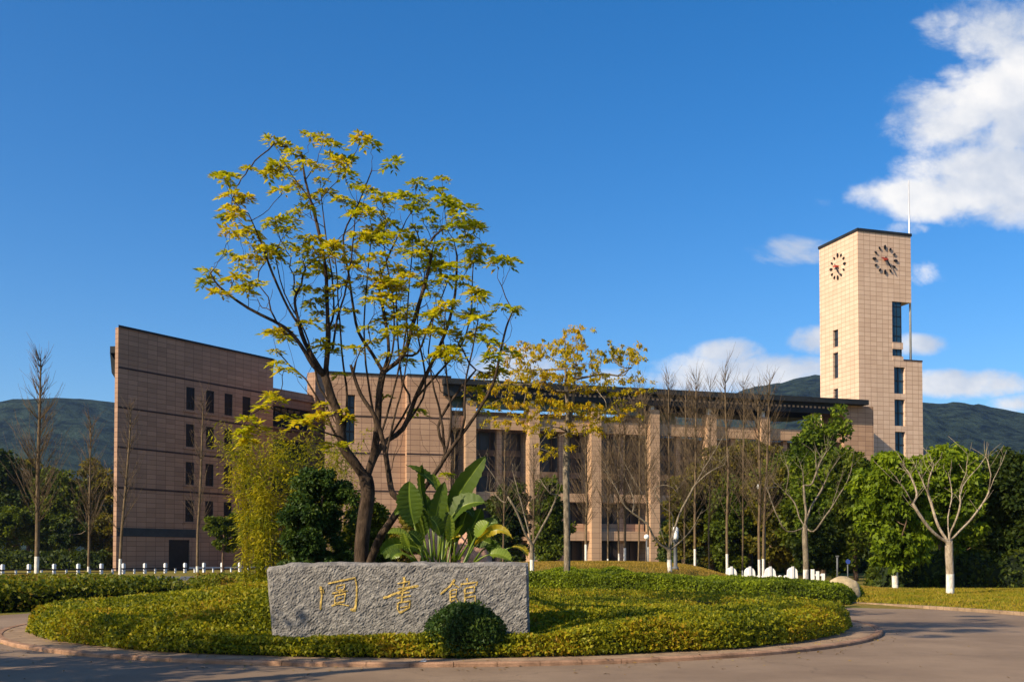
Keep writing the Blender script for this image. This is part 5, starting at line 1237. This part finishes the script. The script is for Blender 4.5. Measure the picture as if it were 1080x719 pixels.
def rock(name, px, py0, py1, wpx, Y, mat, label, seed, parent_z=0.0, flat=.8):
    bm = bmesh.new(); bmesh.ops.create_icosphere(bm, subdivisions=4, radius=1); w_ = wpx * Y / FPX / 2; zt = zof(py0, Y); zb_ = parent_z; h_ = (zt - zb_) / 2 * 1.12
    for v in bm.verts:
        c_ = v.co.copy(); v.co = Vector((math.copysign(abs(c_.x) ** flat, c_.x) * w_, c_.y * w_ * .7, math.copysign(abs(c_.z) ** flat, c_.z) * h_)); v.co *= 1 + .10 * noise.noise(c_ * 1.6 + Vector((seed, 0, 0))) + .03 * noise.noise(c_ * 6)
    me = bpy.data.meshes.new(name); bm.to_mesh(me); bm.free()
    for p in me.polygons: p.use_smooth = True
    q = at(px, py0, Y); return tag(link(name, me, mat, None, (q.x, Y, zt - h_)), label, 'rock')
rock('boulder', 889, 608.0, 630, 34, 35.0, M_ROCK, 'smooth tan boulder at the right end of the clipped hedge', 1)
rock('boulder', 498, 548, 590, 40, 23.0, M_PINK, 'weathered pinkish rock standing between the banana leaves', 4, .6, .8)
rock('boulder', 458, 556, 590, 26, 22.6, M_PINK, 'smaller pinkish rock left of the banana stems', 9, .6, .6)

# lamps, signs
p = at(712.5, 608, 45.5); z0 = lawn(p.x, 45.5); lamp = empty('lamp_post', (p.x, 45.5, z0), label='short grey lamp post with a white cylinder head by the low forked bare tree', cat='lamp post')
h_ = zof(555, 45.5) - z0; mb = MB(); mb.lathe([(.001, 0), (.14, 0), (.14, .12), (.08, .16), (.08, h_ * .62), (.11, h_ * .63), (.11, h_ * .70)], 14); mb.build('post', M_GREY, lamp)
mb = MB(); mb.lathe([(.001, h_ * .70), (.11, h_ * .70), (.13, h_ * .74), (.13, h_ * .96), (.05, h_), (.001, h_)], 14); mb.build('head', M_WHITE, lamp)
for (px, py, Y, lab, arm) in ((682, 566, 58, 'small white globe lamp on a pole beside the column right of the entrance', 0), (800.5, 513, 60, 'white globe lamp on a tall pole with a side arm above the balustrade', 1)):
    p = at(px, py, Y); z0 = lawn(p.x, Y); lamp = empty('globe_lamp', (p.x, Y, z0), label=lab, cat='lamp'); zc_ = p.z - z0
    mb = MB(); o_ = .32 if arm else 0
    mb.tube([(o_, 0, 0), (o_, 0, zc_ - (.0 if arm else .15))], .045, 8)
    if arm: mb.tube([(-.1, 0, zc_ - .14), (1.0, 0, zc_ - .02)], .025, 6)
    mb.build('pole', M_GREY, lamp)
    mb = MB(); rr_ = .15; mb.lathe([(max(.001, rr_ * math.cos(R(a))), zc_ + rr_ * math.sin(R(a))) for a in range(-90, 91, 15)], 14); mb.build('globe', M_WHITE, lamp)
p = at(894, 592, 41); z0 = 0; sg = empty('blue_sign', (p.x, 41, 0), label='small round blue sign on a thin pole under the trees', cat='sign')
mb = MB(); mb.tube([(0, 0, 0), (0, 0, p.z + .1)], .022, 6); mb.build('pole', M_GREY, sg)
mb = MB(); n = 20; mb.v = [(.09 * math.cos(2 * math.pi * q / n), -.06, p.z + .09 * math.sin(2 * math.pi * q / n)) for q in range(n)] + [(.09 * math.cos(2 * math.pi * q / n), -.04, p.z + .09 * math.sin(2 * math.pi * q / n)) for q in range(n)]
mb.f = [tuple(range(n)), tuple(reversed(range(n, 2 * n)))] + [(q, (q + 1) % n, n + (q + 1) % n, n + q) for q in range(n)]; mb.mi = [0] * len(mb.f); mb.sm = [False] * len(mb.f); mb.build('disc', M_BLUE, sg)
p = at(883, 587, 58); mb = MB(); mb.tube([(p.x, 58, 0), (p.x, 58, p.z)], .05, 8); mb.box(p.x - .07, p.x + .07, 57.93, 58.07, p.z, p.z + .08); tag(mb.build('metal_post', M_GREY), 'plain grey metal post behind the tan boulder', 'post')
# scrap of paper on the kerb
mb = MB(); q = at(446, 703, 14.75); mb.quad((q.x - .05, 14.74, .10), (q.x + .04, 14.72, .105), (q.x + .055, 14.82, .115), (q.x - .03, 14.83, .102)); mb.quad((q.x - .03, 14.76, .115), (q.x + .03, 14.75, .15), (q.x + .045, 14.81, .125), (q.x - .01, 14.82, .12))
tag(mb.build('paper_scrap', M_WHITE), 'tiny crumpled white scrap of paper on the front kerb', 'litter')

# leaves blown onto the carriageway, kerb and paving
rng = np.random.default_rng(88); n = 420; a_ = rng.uniform(-2.9, -.25, n); r_ = np.where(rng.random(n) < .72, rng.normal(9.5, .28, n), rng.uniform(9.5, 14, n)); r_ = np.maximum(r_, 8.9)
x_ = RC[0] + r_ * np.cos(a_); y_ = RC[1] + r_ * np.sin(a_); z_ = np.where(r_ < RO, .112, .042)
d_ = rnd_unit(rng, n); d_[:, 2] *= .15; nn_ = rnd_unit(rng, n) * .3; nn_[:, 2] = 1; sc = .5 + .8 * rng.random(n)
lv, lf = leaf_arrays(np.stack([x_, y_, z_], 1), d_, nn_, .06 * sc, .034 * sc)
tag(link('fallen_leaves', npmesh('fallen_leaves', lv, lf), L_LITTER), 'small dry brown leaves scattered along the kerb of the island', 'fallen leaves', kind='stuff')

# trees beside the photographer, out of the frame, that shade the road and the stone's lower left
def offtree(x, y, h, wd, seed, label, n=70, per=90, zlo=.55):
    rng = np.random.default_rng(seed); rd = random.Random(seed); root = empty('roadside_tree', (x, y, 0), label=label, cat='tree', group='roadside trees beside the photographer')
    cl = [(rd.gauss(0, wd * .36), rd.gauss(0, wd * .36), h * rd.uniform(zlo, 1), rd.uniform(.35, .7)) for _ in range(n)]
    sk = Skel(seed); sk.path([(0, 0, 0), (.1, 0, h * .4), (0, .1, h * .8)], sub=4)
    for q in cl[::3]: sk.attach(Vector(q[:3]), 4, .1, .03, minz=h * .3)
    link('trunk', sk.mesh('trunk', .015, .5, .16), B_DARK, root); lv, lf = crown_leaves(rng, cl, per, .2, .11, .2); link('crown', npmesh('crown', lv, lf), L_MID, root)
offtree(-11.4, 9.6, 6.6, 4.2, 61, 'leafy roadside tree beside the road, left of the frame, nearest the island', 60, 80)
offtree(-14.3, 8.6, 6.8, 5.0, 63, 'wide low roadside tree left of the photographer', 90, 80)
offtree(-10.8, 7.6, 17.0, 4.2, 62, 'very tall roadside tree left of the photographer', 34, 70, .88)

# ================================================================== HAZE
hz = MB(); hz.box(-3200, 3200, -40, 3000, -12, 420)
m = bpy.data.materials.new('haze_air'); m.use_nodes = True; t = NT(m.node_tree); t.n.clear()
pv = t.new('ShaderNodeVolumePrincipled'); pv.inputs['Color'].default_value = (0.36, 0.60, 1.0, 1); pv.inputs['Density'].default_value = 0.00008; pv.inputs['Anisotropy'].default_value = 0.3
oo = t.new('ShaderNodeOutputMaterial'); t.l.new(pv.outputs[0], oo.inputs['Volume'])
tag(hz.build('haze', m), 'thin bluish haze in front of the distant hills', 'haze', kind='stuff')
